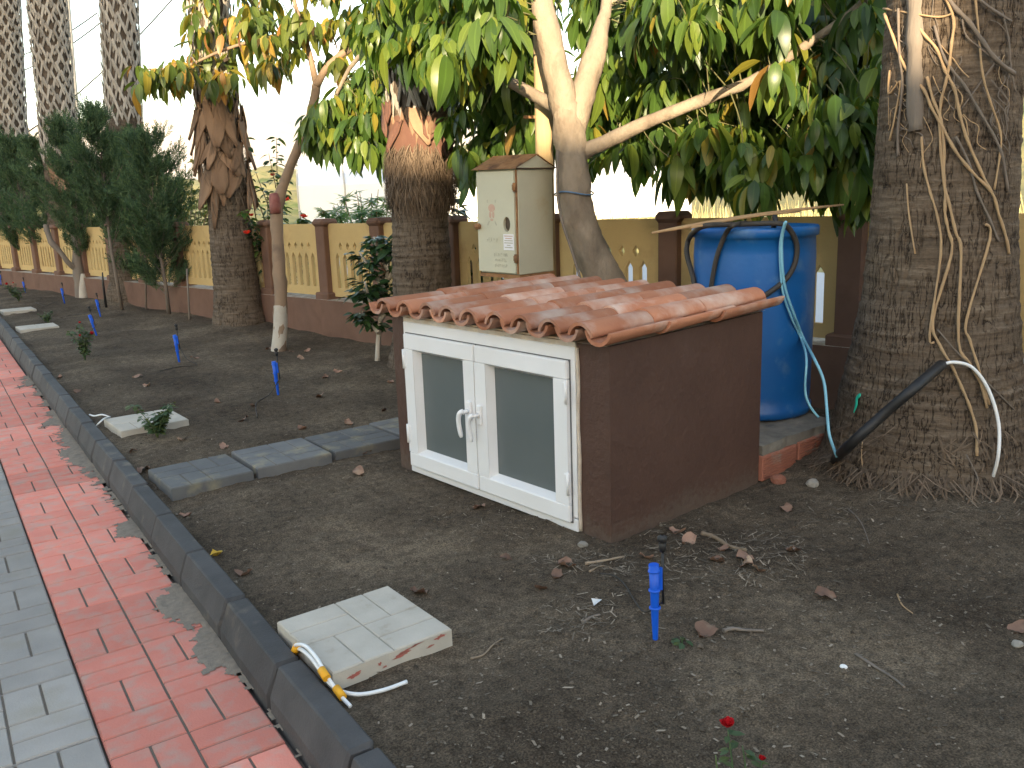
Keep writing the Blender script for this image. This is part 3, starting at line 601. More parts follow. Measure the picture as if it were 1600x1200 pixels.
# big palm
P1 = (3.66, 2.15); r1 = rprof([(-.2, .56), (0, .50), (.10, .44), (.25, .395), (.5, .350), (.8, .308), (1.1, .288), (1.6, .272), (2.2, .262), (3.6, .25)])
ax1 = lambda z: (P1[0]+.004*np.asarray(z), P1[1]+0*np.asarray(z))
p1 = empty('palm_tree', (P1[0], P1[1], 0), label='thick palm trunk wrapped in dried vines beside the blue barrel', cat='palm tree', group='palm trees in a row along the fence')
v, q = trunk_np(lambda z: (ax1(z)[0]-P1[0], ax1(z)[1]-P1[1]), r1, -.05, 3.3, 520, 330, palm_disp(.36, 1.15, 7))
link('trunk', npmesh('trunk', v, q, mats=[M['palm']]), p1)
def frond(mb, base, az, elev, L, seed):
    r_ = random.Random(seed); pts = []
    for t in np.linspace(0, 1, 7):
        e = elev-1.25*t*t; pts.append(Vector(base)+Vector((math.cos(az)*math.cos(e*.9)*L*t, math.sin(az)*math.cos(e*.9)*L*t, math.sin(elev)*L*t-.55*L*t*t)))
    mb.tube(pts, [.022, .02, .018, .016, .013, .010, .006], 5, flat=.5)
    tip = pts[-1]; d = (pts[-1]-pts[-2]).normalized(); s_ = d.cross(Vector((0, 0, 1))).normalized(); u = s_.cross(d)
    for k in range(26):
        w = -1.9+3.8*k/25; dd = (d*math.cos(w)+s_*math.sin(w)).normalized(); l = .75*(1-.12*abs(w)); sd_ = dd.cross(u).normalized()*.02
        m1 = tip+dd*l*.6; e = tip+dd*l-Vector((0, 0, .18*l)); mb.add([tip-sd_*.3, tip+sd_*.3, m1+sd_, m1-sd_], [(0, 1, 2, 3)]); mb.add([m1-sd_, m1+sd_, e], [(0, 1, 2)])
def palm_crown(parent, ctr, seed, n=26):
    for k in range(n):
        mb = MB(); frond(mb, (ctr[0]+.1*math.cos(k*2.4), ctr[1]+.1*math.sin(k*2.4), ctr[2]), k*2.4, R(75-110*k/n), 1.15, seed+k); mb.build('frond', M['conif'] if False else M['castor'], parent)
def hit_trunk(px, py, off=0.0):
    d = ray(px, py); t = 2.0
    for _ in range(4000):
        p = _C+d*t; a = ax1(p[2])
        if math.hypot(p[0]-a[0], p[1]-a[1]) < float(r1(p[2]))+off: return Vector(p)
        t += .004
        if t > 6: break
    a = ax1(1.0); k = ((a[0]-0)*d[0]+(a[1])*d[1])/(d[0]**2+d[1]**2); return Vector(_C+d*k)
vine = empty('dried_vine', (P1[0]-.3, P1[1]-.2, sz(P1[0]-.3, P1[1]-.2)), label='dried tan and grey vine stems clinging to the thick palm trunk', cat='vine')
VZ = lambda L: [(1380+x/3, y/3) for x, y in L]
VL = lambda L: [(1200+x/4, 500+y/4) for x, y in L]
vin = [(VZ([(5, 65), (45, 170), (100, 310), (190, 420), (225, 500), (280, 600), (340, 710), (420, 810), (510, 905), (540, 1000), (575, 1110), (590, 1190)]), .0085, 0),
 (VZ([(280, -40), (330, 90), (320, 200), (310, 300), (290, 400), (270, 480), (265, 600), (275, 760), (290, 900), (290, 1000), (305, 1080), (320, 1190)])+VL([(1030, 0), (1070, 150), (1150, 290), (1210, 420), (1260, 540), (1300, 680), (1305, 850)]), .0085, 0),
 (VZ([(135, 80), (190, 160), (250, 230), (290, 330), (335, 420), (360, 540), (400, 670), (470, 830), (510, 905)]), .0085, 0),
 (VZ([(430, -30), (450, 180), (465, 340), (500, 470), (550, 620), (545, 740), (520, 890)]), .006, 0),
 (VZ([(205, 360), (235, 470), (270, 560), (285, 700), (285, 850), (310, 960), (340, 1090), (365, 1185)])+VL([(1190, 130), (1260, 270), (1330, 400), (1370, 550)]), .0085, 0),
 (VZ([(180, 640), (190, 780), (220, 900), (255, 1020), (270, 1190)])+VL([(1010, 90), (1040, 140)]), .007, 0),
 (VZ([(480, 1050), (500, 1120)])+VL([(1240, 0), (1260, 120), (1310, 280), (1350, 420), (1385, 530)]), .008, 0),
 (VZ([(290, -30), (340, 40), (400, 100), (470, 200), (530, 280), (615, 345)]), .012, 1),
 (VZ([(240, 120), (290, 280), (380, 400), (450, 520), (520, 640), (560, 740), (585, 900)]), .008, 1),
 (VZ([(440, -10), (520, 50), (600, 100)]), .008, 1), (VZ([(545, 265), (360, 520)]), .005, 1),
 (VZ([(70, 40), (75, 240), (90, 400), (70, 600), (70, 730)]), .008, 1), (VZ([(30, 330), (25, 440), (80, 380), (60, 520), (30, 660)]), .006, 0),
 (VZ([(340, 640), (400, 760), (440, 900), (500, 1030), (540, 1130)]), .007, 1), (VZ([(110, 860), (120, 1000), (150, 1190)]), .005, 0),
 (VZ([(370, 90), (390, 170), (450, 220), (520, 280)]), .005, 1), (VZ([(0, 40), (120, 60), (260, 80), (330, 60)]), .006, 0), (VZ([(560, 60), (590, 200), (600, 330), (620, 430)]), .005, 1),
 (VL([(1240, 840), (1300, 960), (1330, 1060), (1360, 1090)]), .004, 1), (VL([(1060, 60), (1200, 220), (1400, 420), (1540, 560)]), .004, 1), (VL([(590, 760), (585, 860), (600, 980)]), .003, 0)]
r_ = random.Random(8)
for k in range(34):
    x, y = r_.uniform(0, 600), r_.uniform(-30, 560); L = [(x, y)]
    for j in range(4): x += r_.uniform(-45, 55); y += r_.uniform(15, 75); L.append((min(max(x, 25), 590), y))
    vin.append((VZ(L), r_.uniform(.0018, .0035), r_.random() < .6))
for L, r, g in vin:
    r *= .70
    pts = [hit_trunk(x, y, .012+r) for x, y in L]; pts = smoothpts([tuple(p) for p in pts], 4)
    w_ = [r*(1+.18*math.sin(i*1.7)) for i in range(len(pts))]
    MB().tube(pts, w_, 6).build('stem', M['vinegrey'] if g else M['vine'], vine)
for o in vine.children: o.matrix_parent_inverse = Matrix.Translation(-vine.location)
pts = [hit_trunk(x, y, .005) for x, y in ((1429, -20), (1431, 40), (1430, 100), (1431, 160), (1432, 205))]
snag = MB().tube(smoothpts([tuple(p) for p in pts], 3), [.033+.003*math.sin(i*2.1)+.003*math.sin(i*5) for i in range(12)]+[.029], 11).build('dead_stem', M['deadwood'], vine); snag.matrix_parent_inverse = Matrix.Translation(-vine.location)

# other palms: smooth lower trunk, fibrous zone, crossed leaf bases above
def boot_mesh():
    me = []
    for sgn in (-1, 1):
        mb = MB(); n = 5; vs = []
        for i in range(n):
            t = i/(n-1); a = sgn*(.05+.62*t)*.52; z = -.27*t; w = (.052-.012*t)*(1 if i < n-1 else .8); rr = 1.10-.085*t; th = .03
            for (da, dr) in ((-w, 0), (w, 0), (w*.7, th), (-w*.7, th)):
                vs.append(((rr+dr)*math.cos(a+da), (rr+dr)*math.sin(a+da), z+(da/w if w else 0)*.02*sgn))
        f = [(i*4+k, i*4+(k+1) % 4, (i+1)*4+(k+1) % 4, (i+1)*4+k) for i in range(n-1) for k in range(4)]+[(3, 2, 1, 0), ((n-1)*4, (n-1)*4+1, (n-1)*4+2, (n-1)*4+3)]
        mb.add(vs, f); me.append(mb.mesh('leaf_base', M['boot']))
    return me
BOOT = boot_mesh(); BOOTB = [m.copy() for m in BOOT]
for m in BOOTB: m.materials.clear(); m.materials.append(M['bootbrown'])
def palm(loc, label, rfn, ztop, zboot, seed, lean=(0, 0), na=84, nb=10, rowh=.115, brown_to=None):
    t = empty('palm_tree', (loc[0], loc[1], 0), label=label, cat='palm tree', group='palm trees in a row along the fence')
    v, q = trunk_np(lambda z: (lean[0]*z, lean[1]*z), rfn, -.06, zboot+.1, 220, na, palm_disp(.25, 1.5, seed))
    link('trunk', npmesh('trunk', v, q, mats=[M['palmfar']]), t)
    v, q = trunk_np(lambda z: (lean[0]*z, lean[1]*z), lambda z: rfn(z)*.97, zboot, ztop, 40, 40, lambda A, Z: .006*vn(np.cos(A)*3, np.sin(A)*3, Z*12, seed))
    link('core', npmesh('core', v, q, mats=[M['bootgap']]), t)
    r_ = random.Random(seed); z = zboot+.12; k = 0
    while z < ztop and k < 40:
        for j in range(nb):
            a = 2*math.pi*(j+.5*(k % 2))/nb+r_.uniform(-.06, .06)
            for s_ in (0, 1):
                o = link('leaf_base', (BOOTB if brown_to and z < brown_to else BOOT)[s_], t); R_ = float(rfn(z))*(1.0+.02*s_); o.location = (lean[0]*z, lean[1]*z, z+r_.uniform(-.02, .02))
                o.rotation_euler = (r_.uniform(-.02, .02), r_.uniform(-.02, .02), a+r_.uniform(-.03, .03)); o.scale = (R_*r_.uniform(.985, 1.03), R_*r_.uniform(.985, 1.03), r_.uniform(.85, 1.1)*.9)
        z += rowh; k += 1
    return t
p2 = palm((3.1, 5.9), 'palm trunk with a shaggy fibre skirt behind the tiled pump house', rprof([(0, .28), (.3, .235), (.8, .215), (1.4, .20), (1.8, .205), (4, .20)]), 3.6, 1.78, 3, lean=(.028, -.018), brown_to=2.0)
p3 = palm((2.75, 9.4), 'palm trunk with peeling brown leaf bases behind the pruned young tree', rprof([(0, .29), (.2, .255), (.6, .225), (1.3, .205), (2, .20), (5, .19)]), 4.4, 2.05, 13, lean=(.0, .0), brown_to=2.5)
p4 = palm((2.35, 13.05), 'grey palm trunk with lattice leaf bases rising behind the cypress with an orange trunk scar', rprof([(0, .34), (.3, .27), (1.2, .25), (2.4, .215), (6, .21)]), 5.6, 2.45, 23, lean=(.07, -.046))
p5 = palm((2.0, 15.9), 'grey palm trunk in front of the utility pole behind the whitewashed stump', rprof([(0, .38), (.3, .30), (1.2, .28), (2.4, .245), (6, .26)]), 6.2, 2.1, 33, lean=(.042, -.028))
p6 = palm((1.5, 19.0), 'farthest grey palm trunk beside the rounded dark conifer', rprof([(0, .38), (.3, .3), (1.2, .28), (2.4, .25), (6, .25)]), 6.6, 2.4, 43, lean=(.08, -.055))
def flap(t, ctr, R_, az, z0, L, w, out, droop, m, seed, tw=0.0):       # a peeling leaf base hanging off the trunk
    r_ = random.Random(seed); mb = MB(); vs = []; n = 6
    for i in range(n):
        u = i/(n-1); rr = R_+.016+out*u**1.5; z = z0-droop*L*u; ww = w*(.75+.5*math.sin(u*2.2)-.85*u**2.2)*(1+.12*r_.uniform(-1, 1)); a = az+tw*u
        for (k, e) in ((-1, .012), (-.35, -.006), (.35, -.006), (1, .012)): 
            aa = a+k*ww/(2*R_); rad = rr+e*.6; vs.append((ctr[0]+rad*math.cos(aa), ctr[1]+rad*math.sin(aa), z+.02*abs(k)))
    mb.add(vs, [(i*4+k, i*4+k+1, (i+1)*4+k+1, (i+1)*4+k) for i in range(n-1) for k in range(3)], 0, True)
    o = mb.build('peeling_base', m, t); md = o.modifiers.new('thick', 'SOLIDIFY'); md.thickness = .012
r_ = random.Random(2)
for k in range(38): flap(p3, (0, 0), .215, -math.pi/2-.25+r_.uniform(-1.9, 1.9), r_.uniform(1.5, 2.3), r_.uniform(.3, .6), r_.uniform(.07, .15), r_.uniform(.0, .09), .85, M['bootbrown'], k, r_.uniform(-.9, .9))
for k in range(9): flap(p4, (.15, -.1), .225, -math.pi/2-.2+r_.uniform(-1.5, 1.5), r_.uniform(1.9, 2.5), r_.uniform(.3, .55), r_.uniform(.1, .2), r_.uniform(.03, .1), .9, M['bootbrown'], k+40, r_.uniform(-.3, .3))
for k in range(7): flap(p5, (.08, -.05), .255, -math.pi/2-.2+r_.uniform(-1.5, 1.5), r_.uniform(1.7, 2.1), r_.uniform(.3, .5), r_.uniform(.12, .2), r_.uniform(.02, .06), .9, M['bootbrown'], k+60)
def fibres(t, ctr, R_, z0, z1, n, seed, L=(.12, .3), out=.05, m='fibre'):
    r_ = random.Random(seed); vs, qs = [], []
    for k in range(n):
        a = r_.uniform(0, 2*math.pi); z = r_.uniform(z0, z1); l = r_.uniform(*L); o = r_.uniform(.3, 1)*out; w = r_.uniform(.0015, .004); da = r_.uniform(-.35, .35); b = len(vs)
        for i in range(4):
            u = i/3; rr = R_+.01+o*math.sin(u*2.4); aa = a+da*u
            for s_ in (-1, 1): vs.append((ctr[0]+rr*math.cos(aa)+s_*w*-math.sin(aa), ctr[1]+rr*math.sin(aa)+s_*w*math.cos(aa), z-l*u*.9+.04*math.sin(u*3)*s_*0))
        for i in range(3): qs.append((b+2*i, b+2*i+1, b+2*i+3, b+2*i+2))
    link('fibre_skirt', npmesh('fibre_skirt', vs, qs, mats=[M[m]], smooth=False), t, kind='stuff')
fibres(p1, (0, 0), .455, .03, .13, 900, 15, (.06, .20), .11)
fibres(p1, (0, 0), .40, .14, .30, 260, 16, (.05, .12), .03)
c2 = (.028*1.6, -.018*1.6)
fibres(p2, c2, .198, 1.36, 1.68, 2600, 5, (.10, .30), .075)
fibres(p3, (0, 0), .215, 1.35, 2.0, 500, 6, (.1, .25), .05)
mb = MB(); mb.lathe([(.205, 1.58), (.222, 1.63), (.226, 1.72), (.222, 1.80), (.205, 1.86)], 20, (c2[0], c2[1], 0)); mb.build('sheath', M['sheath'], p2)
for k in range(9): flap(p2, c2, .22, -math.pi/2-.5+r_.uniform(-1.6, 1.6), r_.uniform(1.75, 1.95), r_.uniform(.15, .3), r_.uniform(.07, .12), .02, .9, M['sheath'] if k % 3 else M['bootbrown'], k+80, r_.uniform(-.6, .6))

# ------------------------------------------------------------------ leaves
def leaf_geo(L, Wd, fold=.25, droop=.25, tip=1.0, n=6):
    v, uv = [], []
    for i in range(n+1):
        t = i/n; w = Wd/2*(math.sin(math.pi*min(t, 1)**.85)**.8 if 0 < t < 1 else 0.0)+.0006
        x = L*t; zc = -droop*L*t*t
        for s_ in (-1, 0, 1): v.append((x, s_*w, zc+fold*w*abs(s_)+.04*w*math.sin(t*14+s_))); uv.append((s_, t))
    f = [(i*3+k, i*3+k+1, (i+1)*3+k+1, (i+1)*3+k) for i in range(n) for k in range(2)]
    return np.array(v), np.array(f), np.array(uv)
def frames(dirs, ups):
    x = dirs/np.linalg.norm(dirs, axis=1, keepdims=True); y = np.cross(ups, x); y /= np.maximum(np.linalg.norm(y, axis=1, keepdims=True), 1e-6); z = np.cross(x, y)
    return np.stack([x, y, z], -1)
def scatter(name, geos, pos, dirs, ups, scl, mats, parent, seed=0, **k):
    pos, dirs, ups, scl = map(np.asarray, (pos, dirs, ups, scl)); Rm = frames(dirs, ups); g = np.random.RandomState(seed).randint(0, len(geos), len(pos)); V, F, U = [], [], []; b = 0
    for gi, (gv, gf, gu) in enumerate(geos):
        s_ = np.where(g == gi)[0]
        if not len(s_): continue
        vv = np.einsum('nij,mj->nmi', Rm[s_]*scl[s_, None, None], gv)+pos[s_, None]; V.append(vv.reshape(-1, 3))
        F.append((gf[None]+(b+np.arange(len(s_))[:, None, None]*len(gv))).reshape(-1, 4)); U.append(np.tile(gu, (len(s_), 1))); b += len(s_)*len(gv)
    me = npmesh(name, np.concatenate(V), np.concatenate(F), mats=mats, uv=np.concatenate(U)); o = link(name, me, parent, **k)
    if parent: o.matrix_parent_inverse = Matrix.Translation(-parent.location)
    return o
AVO = [leaf_geo(.23, .080, .15, .55), leaf_geo(.13, .060, .45, .15), leaf_geo(.19, .072, .30, .22), leaf_geo(.18, .066, .16, .4), leaf_geo(.21, .076, .40, .10), leaf_geo(.15, .064, .25, .5)]
AVOM = [npmesh('leaf', v, f, mats=[M['avo']], uv=u) for v, f, u in AVO]
AVOYM = [npmesh('leaf', v, f, mats=[M['avoy']], uv=u) for v, f, u in AVO]
def limb(name, pts, rad, m, parent, k=5, n=12, wob=.05, seed=1):
    p = smoothpts([(*P(x, y, d), r) for (x, y, d), r in zip(pts, rad)], k); v = [Vector(q[:3]) for q in p]; rr = [q[3] for q in p]
    o = MB().tube(v, rr, n).build(name, m, parent); me = o.data; co = np.zeros(len(me.vertices)*3); me.vertices.foreach_get('co', co); co = co.reshape(-1, 3)
    nn = np.zeros(len(co)*3); me.vertices.foreach_get('normal', nn); nn = nn.reshape(-1, 3)
    am = np.repeat(rr, n)[:len(co)]; am = np.pad(am, (0, len(co)-len(am)))
    co += nn*(am*wob*2*fbm(co[:, 0]*14, co[:, 1]*14, co[:, 2]*9, 3, seed))[:, None]; me.vertices.foreach_set('co', co.ravel()); me.update()
    o.matrix_parent_inverse = Matrix.Translation(-parent.location); return v
def crown(parent, centers, limbs, seed, geos, meshes, m, nleaf=(7, 12), spread=.09, scale=(.65, 1.25), nind=300, near_limb=True, droop=1.25):
    rs = np.random.RandomState(seed); pos, dirs, ups, sc = [], [], [], []; tw = MB(); lp = np.array([tuple(p) for L in limbs for p in L])
    for c in centers:
        c = np.array(c); d = np.linalg.norm(lp-c, axis=1); j = int(np.argmin(d+rs.uniform(0, .25, len(lp)))); a = lp[j]; dl = np.linalg.norm(a-c); a = c+(a-c)*min(1, .32/max(dl, 1e-6)) if dl > .6 else a
        if np.linalg.norm(a-c) > .05 and rs.uniform() < .4:
            mid_ = (a+c)/2+np.array([0, 0, .08*np.linalg.norm(a-c)])+rs.uniform(-.04, .04, 3); pts = smoothpts([a, mid_, c], 3)
            tw.tube(pts, list(np.linspace(.003+.003*min(np.linalg.norm(a-c), 1), .0018, len(pts))), 5, cap=False)
        for k in range(rs.randint(*nleaf)):
            h = rs.uniform(0, 2*np.pi); o = np.array([math.cos(h), math.sin(h), rs.uniform(-.4, .5)]); st = c+o*rs.uniform(.01, spread)
            dr = o*rs.uniform(.35, .9)+np.array([0, 0, -droop*rs.uniform(.3, 1.3)]); pos.append(st); dirs.append(dr); ups.append(o*.8+np.array([0, 0, .7])+rs.uniform(-.5, .5, 3)); sc.append(rs.uniform(*scale))
    t_ = tw.build('twigs', M['greentwig'], parent, kind='stuff'); t_.matrix_parent_inverse = Matrix.Translation(-parent.location)
    pos, dirs, ups, sc = map(np.array, (pos, dirs, ups, sc)); dep = (pos-_C)@_fw; vx = np.abs((pos-_C)@_rt/dep)*CF; vy = ((pos-_C)@_up/dep)*CF
    score = sc/dep*np.where((vx < 820) & (vy < 620) & (dep > 0), 1, .01); od = np.argsort(-score); ind, rest = od[:nind], od[nind:]
    Rm = frames(dirs[ind], ups[ind])
    for i, k in enumerate(ind):
        o = link('leaf', meshes[i % len(meshes)], parent); mw_ = Matrix(np.vstack([np.hstack([Rm[i]*sc[k], pos[k][:, None]]), [0, 0, 0, 1]]).tolist()); o.matrix_local = Matrix.Translation(-parent.location) @ mw_
    scatter('crown', geos, pos[rest], dirs[rest], ups[rest], sc[rest], [m], parent, seed, kind='stuff')
    print('crown', len(pos))
def inpoly(x, y, poly):
    c = False; j = len(poly)-1
    for i in range(len(poly)):
        xi, yi = poly[i]; xj, yj = poly[j]
        if (yi > y) != (yj > y) and x < (xj-xi)*(y-yi)/(yj-yi)+xi: c = not c
        j = i
    return c
def fillpoly(poly, n, d0, d1, seed, mind=0):
    r_ = random.Random(seed); xs_ = [p[0] for p in poly]; ys_ = [p[1] for p in poly]; out = []
    while len(out) < n:
        x, y = r_.uniform(min(xs_), max(xs_)), r_.uniform(min(ys_), max(ys_))
        if inpoly(x, y, poly): out.append(tuple(P(x, y, r_.uniform(d0, d1))))
    return out
# avocado tree
tb = P(962, 470, 5.3); av = empty('avocado_tree', (tb.x, tb.y, 0), label='large-leaved avocado tree with forked pale trunk behind the metal box', cat='tree')
tl = limb('trunk', [(985, 585, 5.3), (965, 480, 5.3), (938, 425, 5.25), (915, 370, 5.2), (900, 324, 5.15), (893, 260, 5.1), (890, 210, 5.1), (887, 165, 5.1)], [.125, .112, .108, .10, .096, .092, .094, .085], M['bark'], av, 6, 22, .08)
l1 = limb('limb', [(893, 215, 5.1), (880, 150, 5.08), (866, 95, 5.05), (855, 45, 5.0), (845, 0, 4.98), (825, -110, 4.95), (790, -260, 5.0)], [.075, .078, .074, .07, .064, .05, .03], M['bark'], av, 5, 18, .08, 2)
l2 = limb('limb', [(893, 215, 5.1), (910, 150, 5.12), (925, 100, 5.15), (938, 50, 5.18), (948, 5, 5.2), (955, -80, 5.25), (985, -240, 5.3)], [.068, .076, .072, .055, .032, .028, .018], M['bark'], av, 5, 16, .08, 3)
l3 = limb('limb', [(905, 240, 5.1), (945, 222, 5.05), (1000, 196, 4.98), (1060, 171, 4.9), (1120, 148, 4.82), (1172, 127, 4.75), (1260, 70, 4.6), (1340, 10, 4.5), (1400, -60, 4.45)], [.052, .042, .037, .034, .031, .027, .022, .017, .012], M['bark'], av, 5, 12, .08, 4)
l4 = limb('limb', [(885, 175, 5.12), (800, 130, 5.5), (720, 90, 5.9), (640, 60, 6.3), (560, 90, 6.9), (520, 160, 7.2)], [.04, .034, .028, .024, .02, .012], M['bark'], av, 4, 10, .06, 5)
l5 = limb('limb', [(948, 5, 5.2), (1040, -30, 5.5), (1140, -60, 5.8), (1260, -40, 6.0)], [.03, .026, .022, .012], M['bark'], av, 4, 10, .06, 6)
l6 = limb('limb', [(960, 300, 5.2), (945, 385, 5.16), (952, 392, 5.08)], [.02, .04, .035], M['bark'], av, 4, 10, .1, 7) if False else []
limbs = [L for L in (tl[30:], l1, l2, l3, l4, l5) if L]
cen = fillpoly([(960, -60), (1400, -60), (1395, 300), (1330, 300), (1280, 265), (1180, 285), (1070, 265), (1020, 235), (960, 250), (915, 280), (920, 210), (985, 130)], 300, 4.35, 5.4, 1)
cen += fillpoly([(880, -60), (1400, -60), (1390, 285), (1270, 255), (1060, 250), (960, 240), (905, 270), (905, 100)], 330, 5.4, 6.8, 2)
cen += fillpoly([(690, -60), (850, -60), (850, 60), (800, 90), (760, 70), (735, 110), (690, 110)], 56, 4.3, 5.1, 3)
cen += fillpoly([(560, -60), (860, -60), (850, 235), (770, 240), (700, 280), (690, 100), (560, 60)], 190, 5.6, 7.0, 4)
cen += fillpoly([(495, 165), (600, 90), (612, 250), (585, 225), (540, 235), (505, 225), (475, 205)], 90, 6.9, 7.8, 5)
cen += fillpoly([(575, -80), (720, -80), (715, 70), (640, 85), (585, 60)], 50, 5.0, 6.1, 24)+fillpoly([(1250, 100), (1385, 100), (1385, 300), (1290, 280)], 40, 4.2, 5.0, 25)
cen += fillpoly([(420, -260), (1500, -260), (1400, -60), (560, -60)], 110, 6.0, 7.6, 6)
def clear(c, lines, pxr):
    v = np.array(c)-_C; d = v@_fw; x, y = 800+CF*(v@_rt)/d, 600-CF*(v@_up)/d
    for L in lines:
        for p in L:
            w = np.array(p)-_C; e = w@_fw; X_, Y_ = 800+CF*(w@_rt)/e, 600-CF*(w@_up)/e
            if d < e+.1 and abs(x-X_) < pxr and -95 < y-Y_ < 30: return False
    return True
cen = [c for c in cen if clear(c, [tl[18:], l1, l2, l3[:26]], 36)]
crown(av, cen, limbs, 3, AVO, AVOM, M['avo'], nleaf=(11, 18), scale=(.45, 1.2))
cl = MB()
cl.tube(smoothpts([tuple(P(x, y, 5.02)) for x, y in ((872, 235), (871, 300), (878, 345), (893, 390), (905, 430), (912, 460))], 4), .009, 6); ca = cl.build('grey_cable', M['vinegrey'], None, label='grey cable running down the avocado trunk', cat='cable')
tie = MB(); a0, a1 = P(874, 301, 5.0), P(927, 297, 5.0); cc = P(897, 302, 5.13)
tie.tube([cc+Vector((math.cos(w)*.113, math.sin(w)*.113, .012*math.sin(w*2+1))) for w in np.linspace(0, 2*math.pi, 25)], .005, 6); tie.build('tie', mat('blue_tie', (.12, .20, .32), (.08, .14, .24), 40, .6), None, label='thin blue tie wound round the avocado trunk', cat='tie')

# young pruned tree with bare whitewashed stem
yb = G(436, 545); yt = empty('young_tree', (yb.x, yb.y, 0), label='slim young tree with bare bent stem and reddish pruned stub', cat='tree')
y1 = limb('trunk', [(435, 556, 7.88), (438, 500, 7.88), (438, 440, 7.88), (434, 380, 7.88), (433, 325, 7.88), (446, 280, 7.86), (467, 230, 7.85), (486, 180, 7.83), (495, 130, 7.8)], [.068, .060, .056, .053, .052, .044, .042, .040, .038], M['ybark'], yt, 5, 14, .10, 8)
y2 = limb('limb', [(495, 135, 7.8), (515, 100, 7.7), (560, 72, 7.6), (620, 66, 7.5), (700, 40, 7.4)], [.034, .03, .026, .02, .012], M['ybark'], yt, 4, 10, .08, 9)
y3 = limb('limb', [(495, 135, 7.8), (480, 70, 7.8), (462, 10, 7.8), (440, -80, 7.9)], [.03, .025, .02, .012], M['ybark'], yt, 4, 8, .08, 10)
y4 = limb('limb', [(481, 75, 7.8), (420, 60, 8.0), (350, 78, 8.3), (285, 105, 8.6), (225, 108, 8.8)], [.02, .017, .014, .011, .008], M['ybark'], yt, 4, 8, .08, 12)
wl = MB(); q = smoothpts([(*P(x, y, 7.88), r) for x, y, r in ((435, 552, .0705), (438, 515, .064), (438, 478, .060))], 4); wl.tube([Vector(a[:3]) for a in q], [a[3] for a in q], 14, cap=False); o = wl.build('limewash_band', M['lime'], yt); o.matrix_parent_inverse = Matrix.Translation(-yt.location)
st = MB().tube([P(431, 333, 7.86), P(430, 322, 7.84), P(429, 310, 7.83), P(428, 303, 7.83)], [.048, .052, .050, .040], 12).build('pruned_stub', mat('sealed_cut', (.20, .06, .055), (.27, .12, .10), 20, .7, .002, 60), yt); st.matrix_parent_inverse = Matrix.Translation(-yt.location)
cen = fillpoly([(380, -80), (560, -80), (570, 40), (530, 95), (480, 110), (440, 90), (380, 40)], 62, 7.3, 8.2, 11)+fillpoly([(205, 95), (290, 85), (350, 100), (385, 120), (340, 150), (300, 140), (215, 130)], 26, 8.4, 8.9, 12)+fillpoly([(290, -60), (390, -60), (395, 90), (330, 95), (300, 60)], 30, 8.1, 8.8, 13)+fillpoly([(395, 60), (450, 80), (440, 120), (400, 110)], 7, 7.8, 8.2, 14)
crown(yt, cen, [y1[30:], y2, y3, y4], 5, AVO, AVOYM, M['avoy'], nleaf=(6, 10), nind=160, scale=(.7, 1.15))

# ------------------------------------------------------------------ shrubs, conifers, roses
SMALL = [leaf_geo(.07, .034, .25, .2, n=4), leaf_geo(.085, .04, .2, .35, n=4)]
def shrub(name, label, cat, base, stems, leaves, m, mstem, sc=(.7, 1.2), seed=1, group=None, geos=SMALL, up=.3, trunk_r=.012, spread=.01):
    t = empty(name, base, label=label, cat=cat, group=group); r_ = random.Random(seed); rs = np.random.RandomState(seed); mb = MB(); pos, dr = [], []
    for pts in stems:
        p = smoothpts([tuple(q) for q in pts], 4); mb.tube(p, list(np.linspace(trunk_r, trunk_r*.3, len(p))), 6)
        for k in range(leaves):
            i = r_.uniform(.25, 1)*(len(p)-1); a = p[int(i)]; b = p[min(int(i)+1, len(p)-1)]; c = a+(b-a)*(i-int(i)); h = r_.uniform(0, 6.283); d = np.array([math.cos(h), math.sin(h), r_.uniform(-.4, up)]); pos.append(c+d*r_.uniform(.005, spread)); dr.append(d)
    o = mb.build('stem', mstem, t); o.matrix_parent_inverse = Matrix.Translation(-t.location)
    pos, dr = np.array(pos), np.array(dr); scatter('foliage', geos, pos, dr, np.tile([0, 0, 1.], (len(pos), 1))+rs.uniform(-.5, .5, (len(pos), 3)), rs.uniform(sc[0], sc[1], len(pos)), [m], t, seed, kind='stuff'); return t
def fan(base, n, h, w, seed, curve=.3):
    r_ = random.Random(seed); out = []
    for k in range(n):
        a = r_.uniform(0, 6.283); hh = h*r_.uniform(.55, 1); ww = w*r_.uniform(.2, 1); b = Vector(base)
        out.append([b, b+Vector((math.cos(a)*ww*.35, math.sin(a)*ww*.35, hh*.5)), b+Vector((math.cos(a)*ww, math.sin(a)*ww, hh))])
    return out
# glossy shrub beside palm and pump house
sb = G(590, 562); stems = [[P(590, 566, 7.15), P(592, 520, 7.15), P(598, 470, 7.1), P(606, 420, 7.05), P(612, 375, 7.0)]]
for (a, b, c) in (((592, 520), (575, 500), (562, 490)), ((594, 500), (615, 470), (622, 440)), ((597, 470), (575, 455), (556, 462)), ((600, 450), (580, 420), (562, 395)), ((603, 440), (625, 410), (632, 385)), ((606, 420), (590, 390), (585, 370)), ((608, 400), (628, 375), (640, 360)), ((595, 490), (580, 475), (570, 440))):
    stems.append([P(*a, 7.1), P(*b, 7.05+.1*math.sin(a[0])), P(*c, 7.0+.15*math.sin(c[0]))])
gs = shrub('glossy_shrub', 'dark glossy-leaved shrub on a pale stem at the pump house corner', 'shrub', (sb.x, sb.y, 0), stems, 75, M['dark'], M['lime'], (.9, 1.5), 3, trunk_r=.024, spread=.07)
